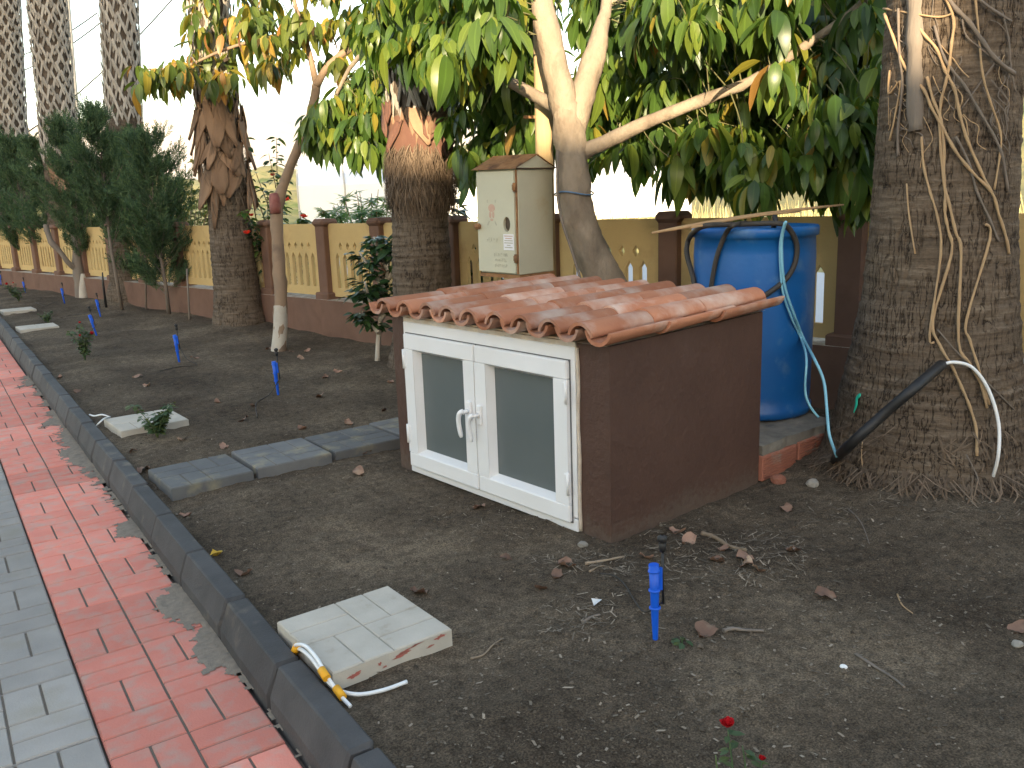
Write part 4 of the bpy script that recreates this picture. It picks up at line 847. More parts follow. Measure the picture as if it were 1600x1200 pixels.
# hibiscus by the fence, bush beyond it
hb = fpt(9.6, .35); stems = []
r_ = random.Random(6)
for (x, y) in ((372, 250), (385, 215), (400, 270), (418, 300), (432, 215), (445, 300), (455, 250), (470, 330), (380, 330), (395, 365), (408, 375), (375, 375), (420, 240), (440, 330), (480, 345), (365, 300)):
    e = P(x, y, 9.2+r_.uniform(-.35, .3)); stems.append([hb, hb+(e-hb)*.5+Vector((r_.uniform(-.1, .1), r_.uniform(-.1, .1), .15)), e])
hi = shrub('hibiscus', 'hibiscus bush with red flowers leaning over the fence', 'shrub', (hb.x, hb.y, 0), stems, 44, M['hleaf'], M['ybark'], (.8, 1.4), 4, trunk_r=.01)
PET = leaf_geo(.055, .05, .1, -.25, n=3)
def flower(c, parent, m, s=1.0, seed=0, name='flower'):
    rs = np.random.RandomState(seed); a = np.arange(6)*1.05+rs.uniform(0, 1); d = np.stack([np.cos(a)*.8, np.sin(a)*.8, rs.uniform(.1, .8, 6)], -1); scatter(name, [PET], np.tile(np.array(c), (6, 1)), d, np.tile([0, 0, 1.], (6, 1)), np.full(6, s), [m], parent, seed)
for k, (x, y, d) in enumerate(((386, 366, 9.0), (447, 314, 9.0), (475, 340, 9.2), (426, 275, 9.3), (440, 281, 9.3), (393, 338, 9.1), (372, 340, 9.1))): flower(P(x, y, d), hi, M['hibis'], 1.0 if k < 3 else .75, k)
def star_leaf():
    v, f, u = [(0, 0, 0)], [], [(0, 0)]
    for k in range(7):
        a = -2.2+4.4*k/6; L = .13*(1-.06*abs(a)); b = len(v)
        for (l, w) in ((.45, -.016), (.45, .016), (1, 0)): v.append((math.cos(a)*L*l-math.sin(a)*w, math.sin(a)*L*l+math.cos(a)*w, -.02*l)); u.append((.5, l))
        f.append((0, b, b+2, b+1))
    return np.array(v), np.array(f), np.array(u)
cb = P(575, 350, 10.6); stems = fan((cb.x, cb.y, -.1), 26, 1.5, .62, 3)
shrub('palmate_bush', 'green palmate-leaved bush just beyond the ochre fence', 'shrub', (cb.x, cb.y, -.15), stems, 26, M['castor'], M['ybark'], (.8, 1.3), 5, geos=[star_leaf()], up=.6)
for k, (px, py, d, h, w, lab, m) in enumerate(((288, 330, 14.5, 2.3, .8, 'yellow-green sunlit bush behind the peeling palm trunk', 'bushy'), (735, 345, 8.2, 1.6, .6, 'dark slender shrub beyond the fence beside the metal box', 'dark'), (480, 350, 13, 1.2, .6, 'low sunlit bush beyond the ochre fence near the hibiscus', 'bushy'), (40, 400, 24, 3.0, 1.6, 'tall green shrub behind the farthest palm trunk', 'hleaf'), (150, 400, 21, 2.6, 1.6, 'broad yellow-green shrub behind the cypresses', 'bushy'))):
    b = P(px, py, d); shrub('bush', lab, 'shrub', (b.x, b.y, -.15), fan((b.x, b.y, -.15), 30, h, w, k+9), 60, M[m], M['ybark'], (1.0, 1.8), k+20)
# feathery young cypresses
def spray_geo(seed):
    r_ = random.Random(seed); v, f, u = [], [], []
    for k in range(11):
        t = k/10; s_ = -1 if k % 2 else 1; L = .055*(1-.55*t)+.012; a = s_*r_.uniform(.45, .8); x0 = .16*t; b = len(v); w = .0042
        dx, dy = math.cos(a), math.sin(a); v += [(x0-dy*w, dx*w, 0), (x0+dy*w, -dx*w, 0), (x0+dx*L+dy*w*.5, dy*L-dx*w*.5, r_.uniform(-.01, .015)), (x0+dx*L-dy*w*.5, dy*L+dx*w*.5, r_.uniform(-.01, .015))]; u += [(.5, 0)]*4; f.append((b, b+1, b+2, b+3))
    b = len(v); v += [(0, .003, 0), (0, -.003, 0), (.18, -.001, 0), (.18, .001, 0)]; u += [(.5, 0)]*4; f.append((b, b+1, b+2, b+3))
    return np.array(v), np.array(f), np.array(u)
SPR = [spray_geo(k) for k in range(4)]
def cypress(loc, h, w, label, seed, z0=.25, n=1500, lean=(0, 0)):
    t = empty('cypress', (loc[0], loc[1], sz(*loc)), label=label, cat='cypress', group='young cypresses between the palm trunks'); rs = np.random.RandomState(seed)
    b = Vector((loc[0], loc[1], 0)); pts = [b+Vector((lean[0]*k*h+.02*math.sin(k*7+seed), lean[1]*k*h+.02*math.cos(k*5+seed), h*k)) for k in np.linspace(0, .97, 7)]
    o = MB().tube(pts, list(np.linspace(.026, .006, 7)), 7).build('stem', M['vinegrey'], t); o.matrix_parent_inverse = Matrix.Translation(-t.location)
    nb = 75; pos, dr, sc = [], [], []; br = MB()
    for k in range(nb):
        u = rs.uniform(0, 1)**.85; z = z0+(h-z0)*u; a = rs.uniform(0, 6.283); prof = w*(.35+.65*math.sin(math.pi*min(.12+u*.88, 1))**.7)*(1-.45*u)*rs.uniform(.55, 1.15)
        s_ = b+Vector((lean[0]*z, lean[1]*z, z)); d = Vector((math.cos(a)*prof, math.sin(a)*prof, prof*rs.uniform(.5, 1.1)+.08)); e = s_+d; br.tube([s_, s_+d*.5, e], [.005, .004, .002], 4, cap=False)
        for j in range(n//nb):
            q = rs.uniform(.2, 1.05); pos.append(np.array(s_+d*q)+rs.uniform(-.05, .05, 3)); dd = np.array(d.normalized())+rs.uniform(-.7, .7, 3)+np.array([0, 0, .5]); dr.append(dd); sc.append(rs.uniform(.5, 1.1))
    o = br.build('branches', M['vinegrey'], t, kind='stuff'); o.matrix_parent_inverse = Matrix.Translation(-t.location)
    scatter('foliage', SPR, np.array(pos), np.array(dr), rs.uniform(-1, 1, (len(pos), 3)), np.array(sc), [M['conif']], t, seed, kind='stuff')
def gxy(x, y): g = G(x, y); return (g.x, g.y)
cypress(gxy(262, 491), 1.98, .52, 'young cypress with split pale stem between two palm trunks', 1, .22, 2300)
cypress(gxy(188, 484), 2.30, .46, 'young cypress in front of the lattice palm trunk with the loose bark flap', 2, .75, 1900)
cypress(gxy(224, 474), 2.05, .55, 'low dense cypress tucked behind the split-stemmed one', 7, .2, 2000)
cypress(gxy(140, 464), 2.35, .56, 'young cypress rising beside the whitewashed pruned stump', 3, .5, 2000)
cypress(gxy(90, 452), 2.2, .6, 'leafy cypress behind the whitewashed pruned stump', 8, .3, 1900)
cypress(gxy(52, 447), 2.3, .6, 'young cypress with two thin stakes near the far rose bushes', 4, .3, 2000)
cypress(gxy(14, 441), 2.6, .75, 'broad rounded cypress in front of the farthest palm trunk', 5, .3, 2400)
cypress(gxy(-25, 433), 2.9, .7, 'cypress at the far end of the planted row', 6, .4, 1500)
def stake_pole(px, py, ty, d, label):
    b = G(px, py); t = P(px-4, ty, depth(b)); MB().tube([(b.x, b.y, -.05), (t.x, t.y, t.z)], .011, 6).build('support_cane', M['deadwood'], None, label=label, cat='cane', group='thin canes supporting the cypresses')
for px, py, ty in ((228, 483, 300), (47, 442, 345), (70, 447, 340), (160, 455, 330), (296, 500, 420)): stake_pole(px, py, ty, 0, 'thin grey cane pushed into the soil beside a cypress')
bp = G(166, 480); MB().tube([(bp.x, bp.y, -.03), (bp.x, bp.y, .3), (bp.x+.01, bp.y, .46)], [.018, .015, .008], 8).build('black_pipe', M['black'], None, label='short upright black pipe with yellow tip beside a palm base', cat='pipe')
# pruned stump with limewash
sbp = G(127, 466); spt = empty('pruned_stump', (sbp.x, sbp.y, 0), label='pruned forked tree stump with white limewashed foot', cat='tree stump')
ds = depth(sbp)
limb('trunk', [(128, 470, ds), (124, 440, ds), (121, 415, ds), (120, 385, ds), (114, 352, ds-.02)], [.085, .075, .07, .06, .055], M['deadwood'], spt, 4, 12, .1, 20)
limb('limb', [(120, 420, ds), (108, 412, ds-.1), (95, 395, ds-.15), (80, 378, ds-.2), (74, 360, ds-.2), (72, 352, ds-.2)], [.045, .04, .035, .04, .04, .04], M['deadwood'], spt, 4, 10, .1, 21)
wb = MB(); q = smoothpts([(*P(x, y, ds-.025), r) for x, y, r in ((131, 468, .068), (130, 448, .058), (130, 428, .035))], 4); wb.tube([Vector(a[:3]) for a in q], [a[3] for a in q], 12); o = wb.build('limewash', M['lime'], spt); o.matrix_parent_inverse = Matrix.Translation(-spt.location)
# roses
RL = [leaf_geo(.032, .02, .2, .2, n=3)]
def rose(px, py, h, n, blooms, label, seed, leaves=26, w=.12):
    b = G(px, py); st = fan((b.x, b.y, sz(b.x, b.y)), n, h, w, seed); t = shrub('rose_bush', label, 'rose', (b.x, b.y, sz(b.x, b.y)), st, leaves, M['roseleaf'], M['roseleaf'], (.7, 1.3), seed, geos=RL, trunk_r=.0035)
    rs = np.random.RandomState(seed)
    for k in range(blooms):
        c = st[k % len(st)][-1]; nn = 16; a = rs.uniform(0, 6.283, nn); up = np.linspace(.1, 1.6, nn); d = np.stack([np.cos(a), np.sin(a), up], -1)
        scatter('bloom', [leaf_geo(.032, .034, .5, -.5, n=3)], np.tile(np.array(c), (nn, 1)), d, np.tile([0, 0, 1.], (nn, 1))-d*.3*np.array([1, 1, 0]), rs.uniform(.7, 1.0, nn)*(1 if k == 0 else .6), [M['rose']], t, seed+k)
rose(133, 562, .36, 9, 3, 'rose bush with dark red blooms on the soil beside a blue stake', 31, 40, .16); rose(247, 688, .22, 9, 0, 'small leafy rose without flowers in front of a pale slab', 32, 40, .13)
rose(30, 473, .3, 8, 2, 'small rose bush with faded blooms near the far pale slab', 33, 36, .16); rose(75, 505, .14, 6, 0, 'tiny leafy rose sprouting over the edge of a pale slab', 34, 22, .1)
fb = G(1150, 1262); t = empty('rose_bush', (fb.x, fb.y, 0), label='rose with one bright red bloom and a dark bud on thin stems', cat='rose')
d0 = depth(fb)
stems = [[fb, P(1145, 1200, d0), P(1137, 1140, d0)], [fb, P(1165, 1215, d0), P(1160, 1165, d0)], [fb, P(1185, 1225, d0), P(1190, 1190, d0)], [fb, P(1125, 1220, d0), P(1118, 1180, d0)]]
mb = MB(); pos, dr = [], []; rs = np.random.RandomState(77)
for s_ in stems:
    p = smoothpts([tuple(q) for q in s_], 5); mb.tube(p, list(np.linspace(.003, .0016, len(p))), 6)
    for k in range(11):
        c = p[rs.randint(2, len(p)-1)]; a = rs.uniform(0, 6.283); d = np.array([math.cos(a), math.sin(a), rs.uniform(-.3, .4)]); pos.append(c+d*.004); dr.append(d)
mb.build('stem', M['roseleaf'], t).matrix_parent_inverse = Matrix.Translation(-t.location)
scatter('foliage', RL, np.array(pos), np.array(dr), np.tile([0, 0, 1.], (len(pos), 1)), rs.uniform(.6, 1.0, len(pos)), [M['roseleaf']], t, 7)
for (x, y, s_) in ((1137, 1136, .62), (1190, 1188, .33)):
    nn = 22; a = rs.uniform(0, 6.283, nn); d = np.stack([np.cos(a), np.sin(a), np.linspace(.1, 1.8, nn)], -1); scatter('bloom', [leaf_geo(.032, .034, .5, -.5, n=3)], np.tile(np.array(P(x, y, d0)), (nn, 1)), d, np.tile([0, 0, 1.], (nn, 1))-d*.3*np.array([1, 1, 0]), np.full(nn, s_), [M['rose']], t, 3)

# ------------------------------------------------------------------ sprinkler stakes
sk = MB(); sk.tube([(0, 0, -.04), (0, 0, .0), (.001, 0, .10), (.002, 0, .145), (.002, 0, .235)], [.004, .007, .0105, .0118, .0135], 12)
for z in (.10, .155, .215): sk.lathe([(.0118, z-.004), (.0155, z-.002), (.0155, z+.002), (.0118, z+.004)], 12, (.0015, 0, 0))
sk.box((.018, 0, .19), (.014, .006, .07)); skm = sk.mesh('stake_body', M['stake'])
hd = MB(); hd.tube([(.024, 0, .11), (.024, 0, .18), (.026, 0, .275)], .0035, 8); hd.lathe([(.004, .27), (.009, .275), (.010, .298), (.006, .302), (.012, .305), (.013, .318), (.004, .324)], 12, (.026, 0, 0)); hdm = hd.mesh('sprinkler_head', M['black'])
SLAB = ['blue sprinkler stake beside the pump house corner', 'blue sprinkler stake in front of the slim young tree', 'blue sprinkler stake with a curled tube near the peeling palm', 'leaning blue sprinkler stake beside the flowering rose bush', 'blue sprinkler stake just behind the flowering rose bush', 'blue sprinkler stake in front of the whitewashed stump', 'blue sprinkler stake beside the small far rose bush', 'blue sprinkler stake at the far end of the row']
tubes = [[(1024, 935), (1013, 946), (990, 942), (978, 920), (962, 905), (938, 900)], [(433, 590), (425, 612), (405, 632), (400, 640), (402, 652)], [(281, 535), (300, 560), (308, 570), (280, 573), (250, 580)], [(142, 500), (140, 520), (125, 530)], [(152, 490), (130, 493), (110, 492), (95, 497)], [(97, 462), (90, 475), (70, 478), (55, 473)], [(38, 450), (30, 458), (15, 462)], [(2, 438), (4, 446), (12, 450)]]
for i, (px, py) in enumerate(((1024, 1000), (435, 618), (280, 565), (151, 524), (157, 494), (101, 474), (40, 458), (2, 446))):
    b = G(px, py); t = empty('sprinkler_stake', (b.x, b.y, sz(b.x, b.y)), label=SLAB[i], cat='sprinkler stake', group='blue sprinkler stakes in the soil')
    lean = [(0, -.03), (.02, -.05), (.03, -.06), (.05, -.20), (.04, -.12), (.03, -.08), (.03, -.1), (0, 0)][i]; t.rotation_euler = (lean[0], lean[1], R(-30)); s_ = [1, 1, 1, .95, .9, .9, .75, .75][i]; t.scale = (s_*1.12, s_*1.12, s_)
    link('stake_body', skm, t); link('sprinkler_head', hdm, t)
    L = tubes[i]; pts = []
    for k, (x, y) in enumerate(L):
        g = G(x, y); 
        if k == 0: g = b+Vector((.02, -.01, .12))
        elif k == 1: g = (b*.55+G(*L[min(2, len(L)-1)])*.45)+Vector((0, 0, .035))
        pts.append((g.x, g.y, g.z+(sz(g.x, g.y)+.005 if k > 1 else 0)))
    MB().tube(smoothpts(pts, 5), .0032, 6).build('feed_tube', M['hose'], None, label='thin black feed tube of the '+SLAB[i].replace('sprinkler ', ''), cat='tube')

# ------------------------------------------------------------------ pedestal, barrel, hoses
pd = empty('pedestal', (3.0, 2.47, 0), R(6.95), label='rough concrete and hollow brick pedestal under the blue barrel', cat='pedestal')
PH = .17
mb = MB(); v0 = []
bm = bmesh.new(); bmesh.ops.create_cube(bm, size=1); bmesh.ops.scale(bm, vec=(.64, .80, .05), verts=bm.verts); bmesh.ops.subdivide_edges(bm, edges=bm.edges[:], cuts=9, use_grid_fill=True)
for v in bm.verts:
    n_ = float(fbm(v.co.x*9, v.co.y*9, v.co.z*9, 3, 2)); v.co += Vector((n_*.012, n_*.012*math.sin(v.co.x*40), n_*.008))
bmesh.ops.translate(bm, vec=(.28, .42, PH-.022), verts=bm.verts); me = bpy.data.meshes.new('cap'); bm.to_mesh(me); bm.free(); me.materials.append(M['concrete']); link('cap', me, pd)
def hollow_brick(L, H, Wb=.13):
    mb = MB(); mb.box((L/2, Wb/2, H/2), (L, Wb, H), bev=.003); n = 9
    for k in range(n): mb.box((L/2, -.0015, H*(k+.8)/(n+.6)), (L-.012, .005, H/n*.5))
    return mb.mesh('brick', M['brick'])
bmA = hollow_brick(.27, .115)
for (x, y, z, rz) in ((-.05, .012, .012, 0), (.235, .008, .016, .01)): o = link('brick', bmA, pd); o.location = (x, y, z); o.rotation_euler = (0, 0, rz)
for k in range(3): o = link('brick', bmA, pd); o.location = (.545, .03+.275*k, .012); o.rotation_euler = (0, 0, math.pi/2)
MB().box((.25, .42, .055), (.50, .66, .11)).build('fill', M['concrete'], pd)
bx, by = 3.43, 2.97; BZ = PH+.006; BR, BH = .292, .925
dr_ = empty('barrel', (bx, by, BZ), label='open blue plastic barrel on the pedestal behind the pump house', cat='barrel')
mb = MB(); pr = [(.0, 0), (BR-.03, 0), (BR-.005, .008), (BR+.004, .022), (BR+.004, .05), (BR-.008, .062), (BR-.004, .12), (BR, .45), (BR, .80), (BR-.004, BH-.05), (BR+.010, BH-.045), (BR+.012, BH-.01), (BR+.006, BH), (BR-.006, BH), (BR-.014, BH-.02), (BR-.016, .3)]
mb.lathe(pr, 56); mb.build('body', M['blue'], dr_); MB().lathe([(0, .80), (BR-.014, .80)], 40).build('water', M['water'], dr_)
def hit_barrel(px, py, off):
    d = ray(px, py); a = d[0]**2+d[1]**2; b = -2*(d[0]*bx+d[1]*by); c = bx*bx+by*by-(BR+off)**2; q = b*b-4*a*c
    t = (-b-math.sqrt(q))/(2*a) if q > 0 else (d[0]*bx+d[1]*by)/a
    return Vector(_C+d*t)
def hose(pts, r, m, name, label, off=.015):
    p = [hit_barrel(*q, off) if len(q) == 2 else (P(q[0], q[1], q[2])) for q in pts]; MB().tube(smoothpts([tuple(x) for x in p], 5), r, 8).build(name, m, None, label=label, cat='hose')
hose([(1090, 470), (1082, 430), (1073, 395), (1078, 370), (1098, 354, 3.98), (1130, 351, 4.0), (1170, 350, 4.05), (1215, 349, 4.0), (1232, 356), (1245, 382), (1242, 412), (1228, 436), (1205, 455), (1178, 472)], .0125, M['hose'], 'black_hose', 'dark dusty hose looped round the front of the blue barrel', .016)
hose([(1108, 470), (1114, 430), (1121, 398), (1134, 365), (1146, 352, 4.0), (1165, 348, 4.1)], .0115, M['hose'], 'black_hose', 'straight dark hose length hanging down the blue barrel front', .014)
hose([(1228, 346, 3.95), (1222, 372), (1222, 410), (1227, 450), (1240, 490), (1256, 530), (1272, 560, 3.78), (1287, 595, 3.74), (1292, 640, 3.70), (1296, 680, 3.66), (1308, 714, 3.66)], .0065, M['lbhose'], 'pale_blue_hose', 'pale blue hose hanging over the barrel rim down to the soil', .03)
hose([(1226, 348, 3.96), (1219, 380), (1220, 425), (1224, 460), (1238, 500), (1252, 530), (1260, 560, 3.82), (1258, 610, 3.82), (1266, 635, 3.82), (1279, 652, 3.82)], .0055, M['lbhose'], 'pale_blue_hose', 'second thin pale blue hose ending on the pedestal', .022)
MB().tube(smoothpts([tuple(P(1210, 338, 4.05)), tuple(P(1212, 345, 4.03)), tuple(P(1208, 356, 4.05))], 4), .012, 8).build('hose_end', M['black'], None, label='black hose fitting poking above the barrel rim', cat='fitting')
for k, (a, b, w) in enumerate((((1018, 364, 3.92), (1318, 320, 4.22), .010), ((1080, 356, 3.95), (1250, 331, 4.12), .007))):
    pa, pb = P(*a), P(*b); MB().tube([pa+(pb-pa)*t+Vector((0, 0, .012*math.sin(t*3.1))) for t in np.linspace(0, 1, 9)], [w*.6, w, w*1.1, w*1.15, w*1.1, w, w*.95, w*.8, w*.5], 7, flat=.55).build('dry_reed', M['wood'], None, label=('long dry reed lying across the barrel top', 'shorter split reed lying along the long one')[k], cat='reed')
# conduit and cable on the palm, green strap
cpts = [(3.25, 2.33, -.02), tuple(G(1302, 722, .06)), tuple(P(1325, 698, 3.50)), tuple(P(1380, 648, 3.42)), tuple(P(1430, 605, 3.36)), tuple(hit_trunk(1471, 570, .05))]
MB().tube(smoothpts(cpts, 5), .021, 12).build('conduit', M['black'], None, label='black plastic conduit leaning on the thick palm trunk', cat='conduit')
wp = [hit_trunk(1468, 572, .05), hit_trunk(1490, 566, .045), hit_trunk(1520, 575, .04), hit_trunk(1545, 610, .04), hit_trunk(1560, 660, .05), hit_trunk(1560, 710, .06), G(1550, 750, .09), G(1541, 776, .03)]
MB().tube(smoothpts([tuple(x) for x in wp], 6), .0068, 10).build('white_cable', M['wcable'], None, label='white cable arching out of the black conduit to the soil', cat='cable')
gp = [hit_trunk(x, y, .015) for x, y in ((1345, 616), (1339, 622), (1338, 632), (1334, 645))]
MB().tube(smoothpts([tuple(x) for x in gp], 4), [.004, .010, .012, .011, .012, .011, .010, .011, .012, .010, .008, .006, .003], 7, flat=.4).build('green_strap', M['green'], None, label='torn green plastic strap stuck on the thick palm trunk', cat='strap')
# taped white cables by the pale slab
def cab(L, r, m, name, label, cat='cable'):
    p = []
    for x, y, z in L: g = G(x, y, z); p.append(tuple(g))
    return MB().tube(smoothpts(p, 6), r, 8).build(name, m, None, label=label, cat=cat)
cab([(458, 1018, .0), (462, 1008, .06), (478, 1010, .085), (496, 1030, .075), (507, 1050, .06), (520, 1070, .035), (533, 1088, .02), (548, 1104, .006)], .0055, M['wcable'], 'white_cable', 'white cable of the taped pair with a pointed end by the kerb')
cab([(460, 1022, .0), (468, 1014, .05), (484, 1026, .06), (498, 1044, .055), (512, 1064, .035), (528, 1078, .015), (560, 1085, .012), (600, 1078, .012), (636, 1065, .014)], .0055, M['wcable'], 'white_cable', 'white cable of the taped pair curling away onto the soil')
for (a, b), lab in (((((502, 1046, .062), (511, 1060, .052))), 'yellow tape wrapped round both white cables near the slab corner'), ((((525, 1075, .028), (536, 1090, .018))), 'yellow tape wrapped round the white cable near its pointed end'), ((((459, 1020, .01), (464, 1010, .055))), 'yellow tape round the white cables where they leave the soil')):
    MB().tube([G(*a), G(*b)], .0115, 10).build('tape', M['tape'], None, label=lab, cat='tape')
for k, L in enumerate(([(172, 652, .03), (160, 648, .05), (148, 650, .03), (140, 648, .02)], [(172, 652, .03), (163, 654, .06), (155, 661, .05), (150, 666, .01)])): cab(L, .005, M['wcable'], 'white_cable', ('white cable end bending away from the slab behind the leafy rose', 'white cable end dropping to the kerb by the slab behind the leafy rose')[k])

# ------------------------------------------------------------------ metal box on a post
DB = 5.25; bo = P(812, 430, DB); mbx = empty('electrical_box', (bo.x, bo.y, bo.z), label='cream sheet-metal electrical box with rusty edges on a post', cat='electrical box')
BA = YAW+R(90)-R(38); mbx.rotation_euler = (R(-1.5), R(1), -math.atan2(1, 1)*0)
bw, bd_, bh = .34, .30, .62                                            # door width, side depth, height
ang = -YAW-R(46); ex = Vector((math.cos(ang), math.sin(ang), 0))
mbx.rotation_euler = (0, R(0.8), math.atan2(ex.y, ex.x))               # local x along the door (leftwards is -x), local y away
cab_ = MB(); cab_.box((-bw/2, bd_/2, bh/2), (bw, bd_, bh), bev=.004); cab_.build('cabinet', M['boxpaint'], mbx)
dm = MB(); n = 20; hole = [(-.078+.030*math.cos(a), .300+.044*math.sin(a)) for a in np.linspace(0, 2*math.pi, n, endpoint=False)]
bm = bmesh.new(); es = []
for loop in ([(-bw+.006, .012), (-.012, .012), (-.012, bh-.012), (-bw+.006, bh-.012)], hole):
    v = [bm.verts.new((x, -.022, z)) for x, z in loop]
    for i in range(len(v)): es.append(bm.edges.new((v[i], v[(i+1) % len(v)])))
bmesh.ops.triangle_fill(bm, use_beauty=True, edges=es); r_e = bmesh.ops.extrude_face_region(bm, geom=bm.faces[:]); bmesh.ops.translate(bm, vec=(0, .019, 0), verts=[v for v in r_e['geom'] if isinstance(v, bmesh.types.BMVert)]); bmesh.ops.recalc_face_normals(bm, faces=bm.faces)
me = bpy.data.meshes.new('door'); bm.to_mesh(me); bm.free(); me.materials.append(M['boxpaint']); door = link('door', me, mbx)
MB().add([(x, -.0015, z) for x, z in hole], [tuple(range(n))]).build('inspection_hole', M['bootgap'], door)
for z in (.10, .515): h = MB(); h.tube([(-.004, -.024, z-.025), (-.004, -.024, z+.025)], .011, 8); h.box((-.014, -.018, z), (.024, .012, .03)); h.build('hinge', M['rust'], mbx)
MB().box((-.006, -.006, bh/2), (.010, .008, bh-.01)).build('rust_seam', M['rust'], mbx)
kb = MB(); kb.lathe([(0, .034), (.012, .034), (.020, .02), (.018, 0), (.010, -.01)], 12); kb2 = kb.mesh('knob', M['rust']); ko = link('knob', kb2, door); ko.location = (-bw+.022, -.026, .285); ko.rotation_euler = (R(90), 0, 0)
rf = MB(); e = .02
vs = [(-bw-e, -e-.022, bh), (e, -e-.022, bh), (e, bd_/2, bh+.085), (-bw-e, bd_/2, bh+.085), (e, bd_+e, bh), (-bw-e, bd_+e, bh)]
rf.add(vs, [(0, 1, 2, 3), (3, 2, 4, 5), (0, 5, 4, 1)]); rfo = rf.build('roof', M['rust'], mbx); md = rfo.modifiers.new('t', 'SOLIDIFY'); md.thickness = .006
MB().add([(e*.5, -e, bh+.004), (e*.5, bd_+e*.5, bh+.004), (e*.5, bd_/2, bh+.078)], [(0, 1, 2)]).build('gable', M['boxpaint'], mbx)
MB().box((-bw/2, bd_/2, -.012), (bw+.008, bd_+.008, .022)).build('base_rail', M['rust'], mbx)
MB().box((-bw/2+.05, bd_/2, -.55), (.06, .06, 1.05)).build('stand', M['rust'], mbx)
stk = MB().box((-.062, -.0245, .195), (.088, .002, .095)).build('sticker', M['sticker'], door)
for k, (w, m) in enumerate(((.07, 'redink'), (.055, 'redink'), (.07, 'ink'), (.072, 'ink'), (.03, 'ink'), (.066, 'ink'))): MB().box((-.062, -.0262, .231-.0135*k), (w, .0012, .0055)).build('print_line', M[m], stk)
def worn_letters(cx, z, n, hgt, seed):                                # stencilled letters worn past reading: broken strokes
    r_ = random.Random(seed); mb = MB(); w = hgt*.72
    for k in range(n):
        x = cx+(k-(n-1)/2)*w
        for j in range(r_.randint(2, 3)):
            if r_.random() < .65: mb.box((x+r_.uniform(-.28, .28)*w, -.0232, z+r_.uniform(-.15, .15)*hgt), (.0035, .0006, hgt*r_.uniform(.45, .95)))
            else: mb.box((x, -.0233, z+r_.uniform(-.45, .45)*hgt), (w*r_.uniform(.3, .7), .0006, .0035))
    mb.build('worn_lettering', M['ink'], door)
worn_letters(-.21, .205, 5, .028, 1); worn_letters(-.135, .118, 8, .022, 2); worn_letters(-.135, .085, 7, .020, 3); worn_letters(-.135, .052, 8, .020, 4)
sk_ = MB(); 
def disc(cx, cz, rx, rz, y=-.0232, n=14): sk_.add([(cx+rx*math.cos(a), y, cz+rz*math.sin(a)) for a in np.linspace(0, 2*math.pi, n, endpoint=False)], [tuple(range(n))])
disc(-.205, .395, .030, .024); disc(-.218, .355, .011, .020); disc(-.192, .355, .011, .020); disc(-.205, .325, .014, .008)
sk_.build('danger_emblem', M['redink'], door)
bones = MB(); bones.box((-.236, -.0232, .305), (.008, .0006, .03), Matrix.Rotation(.5, 3, 'Y')); bones.box((-.172, -.0232, .305), (.008, .0006, .03), Matrix.Rotation(-.5, 3, 'Y')); bones.box((-.24, -.0232, .435), (.007, .0006, .018)); bones.box((-.17, -.0232, .435), (.007, .0006, .018)); bones.build('emblem_mark', M['ink'], door)
pw = P(852, 300, 5.55); t_ = P(852, 150, 5.55); wpst = MB().tube([(pw.x, pw.y, -.1), (pw.x, pw.y, 1.2), (pw.x+.01, pw.y, 3.2)], [.062, .058, .052], 10).build('wooden_post', M['postwood'], None, label='round wooden post standing behind the metal box', cat='post')
MB().tube([P(818, 183, 5.45), P(868, 183, 5.45)], .010, 8).build('bracket', M['rust'], None, label='rusty bracket bar fixed to the wooden post', cat='bracket')

# ------------------------------------------------------------------ utility pole and wires
up_ = empty('utility_pole', tuple(P(118, 330, 26).to_tuple()[:2])+(-.2,), label='pale concrete utility pole with dark insulators behind the palms', cat='utility pole')
ub, ut = P(121, 345, 26), P(96, -40, 26); ub.z = -.2
dv = (ut-ub); o = MB().tube([ub-Vector(up_.location), ub+dv*.6-Vector(up_.location), ub+dv*1.25-Vector(up_.location)], [.235, .20, .16], 14).build('shaft', M['pole'], up_)
for (x, y) in ((101, 3), (104, 32), (105, 60)):
    p = P(x+3, y, 26)-Vector(up_.location); MB().lathe([(.0, -.06), (.05, -.05), (.03, -.02), (.06, .0), (.03, .03), (.05, .05), (0, .07)], 10, tuple(p)).build('insulator', M['ceramic'], up_)
for k, (a, b, lab) in enumerate((((270, -2, 24), (20, 222, 27), 'overhead wire crossing between the lattice palms'), ((160, 33, 26), (-20, 128, 30), 'overhead wire running past the utility pole top'), ((152, 20, 26), (-20, 100, 32), 'thin upper overhead wire at the utility pole'), ((112, 145, 26), (-10, 260, 34), 'lower overhead wire sloping down behind the palms'))):
    A, B = P(*a), P(*b); MB().tube([A+(B-A)*t-Vector((0, 0, .25*4*t*(1-t))) for t in np.linspace(0, 1, 12)], .020, 5).build('overhead_wire', M['wire'], None, label=lab, cat='wire')

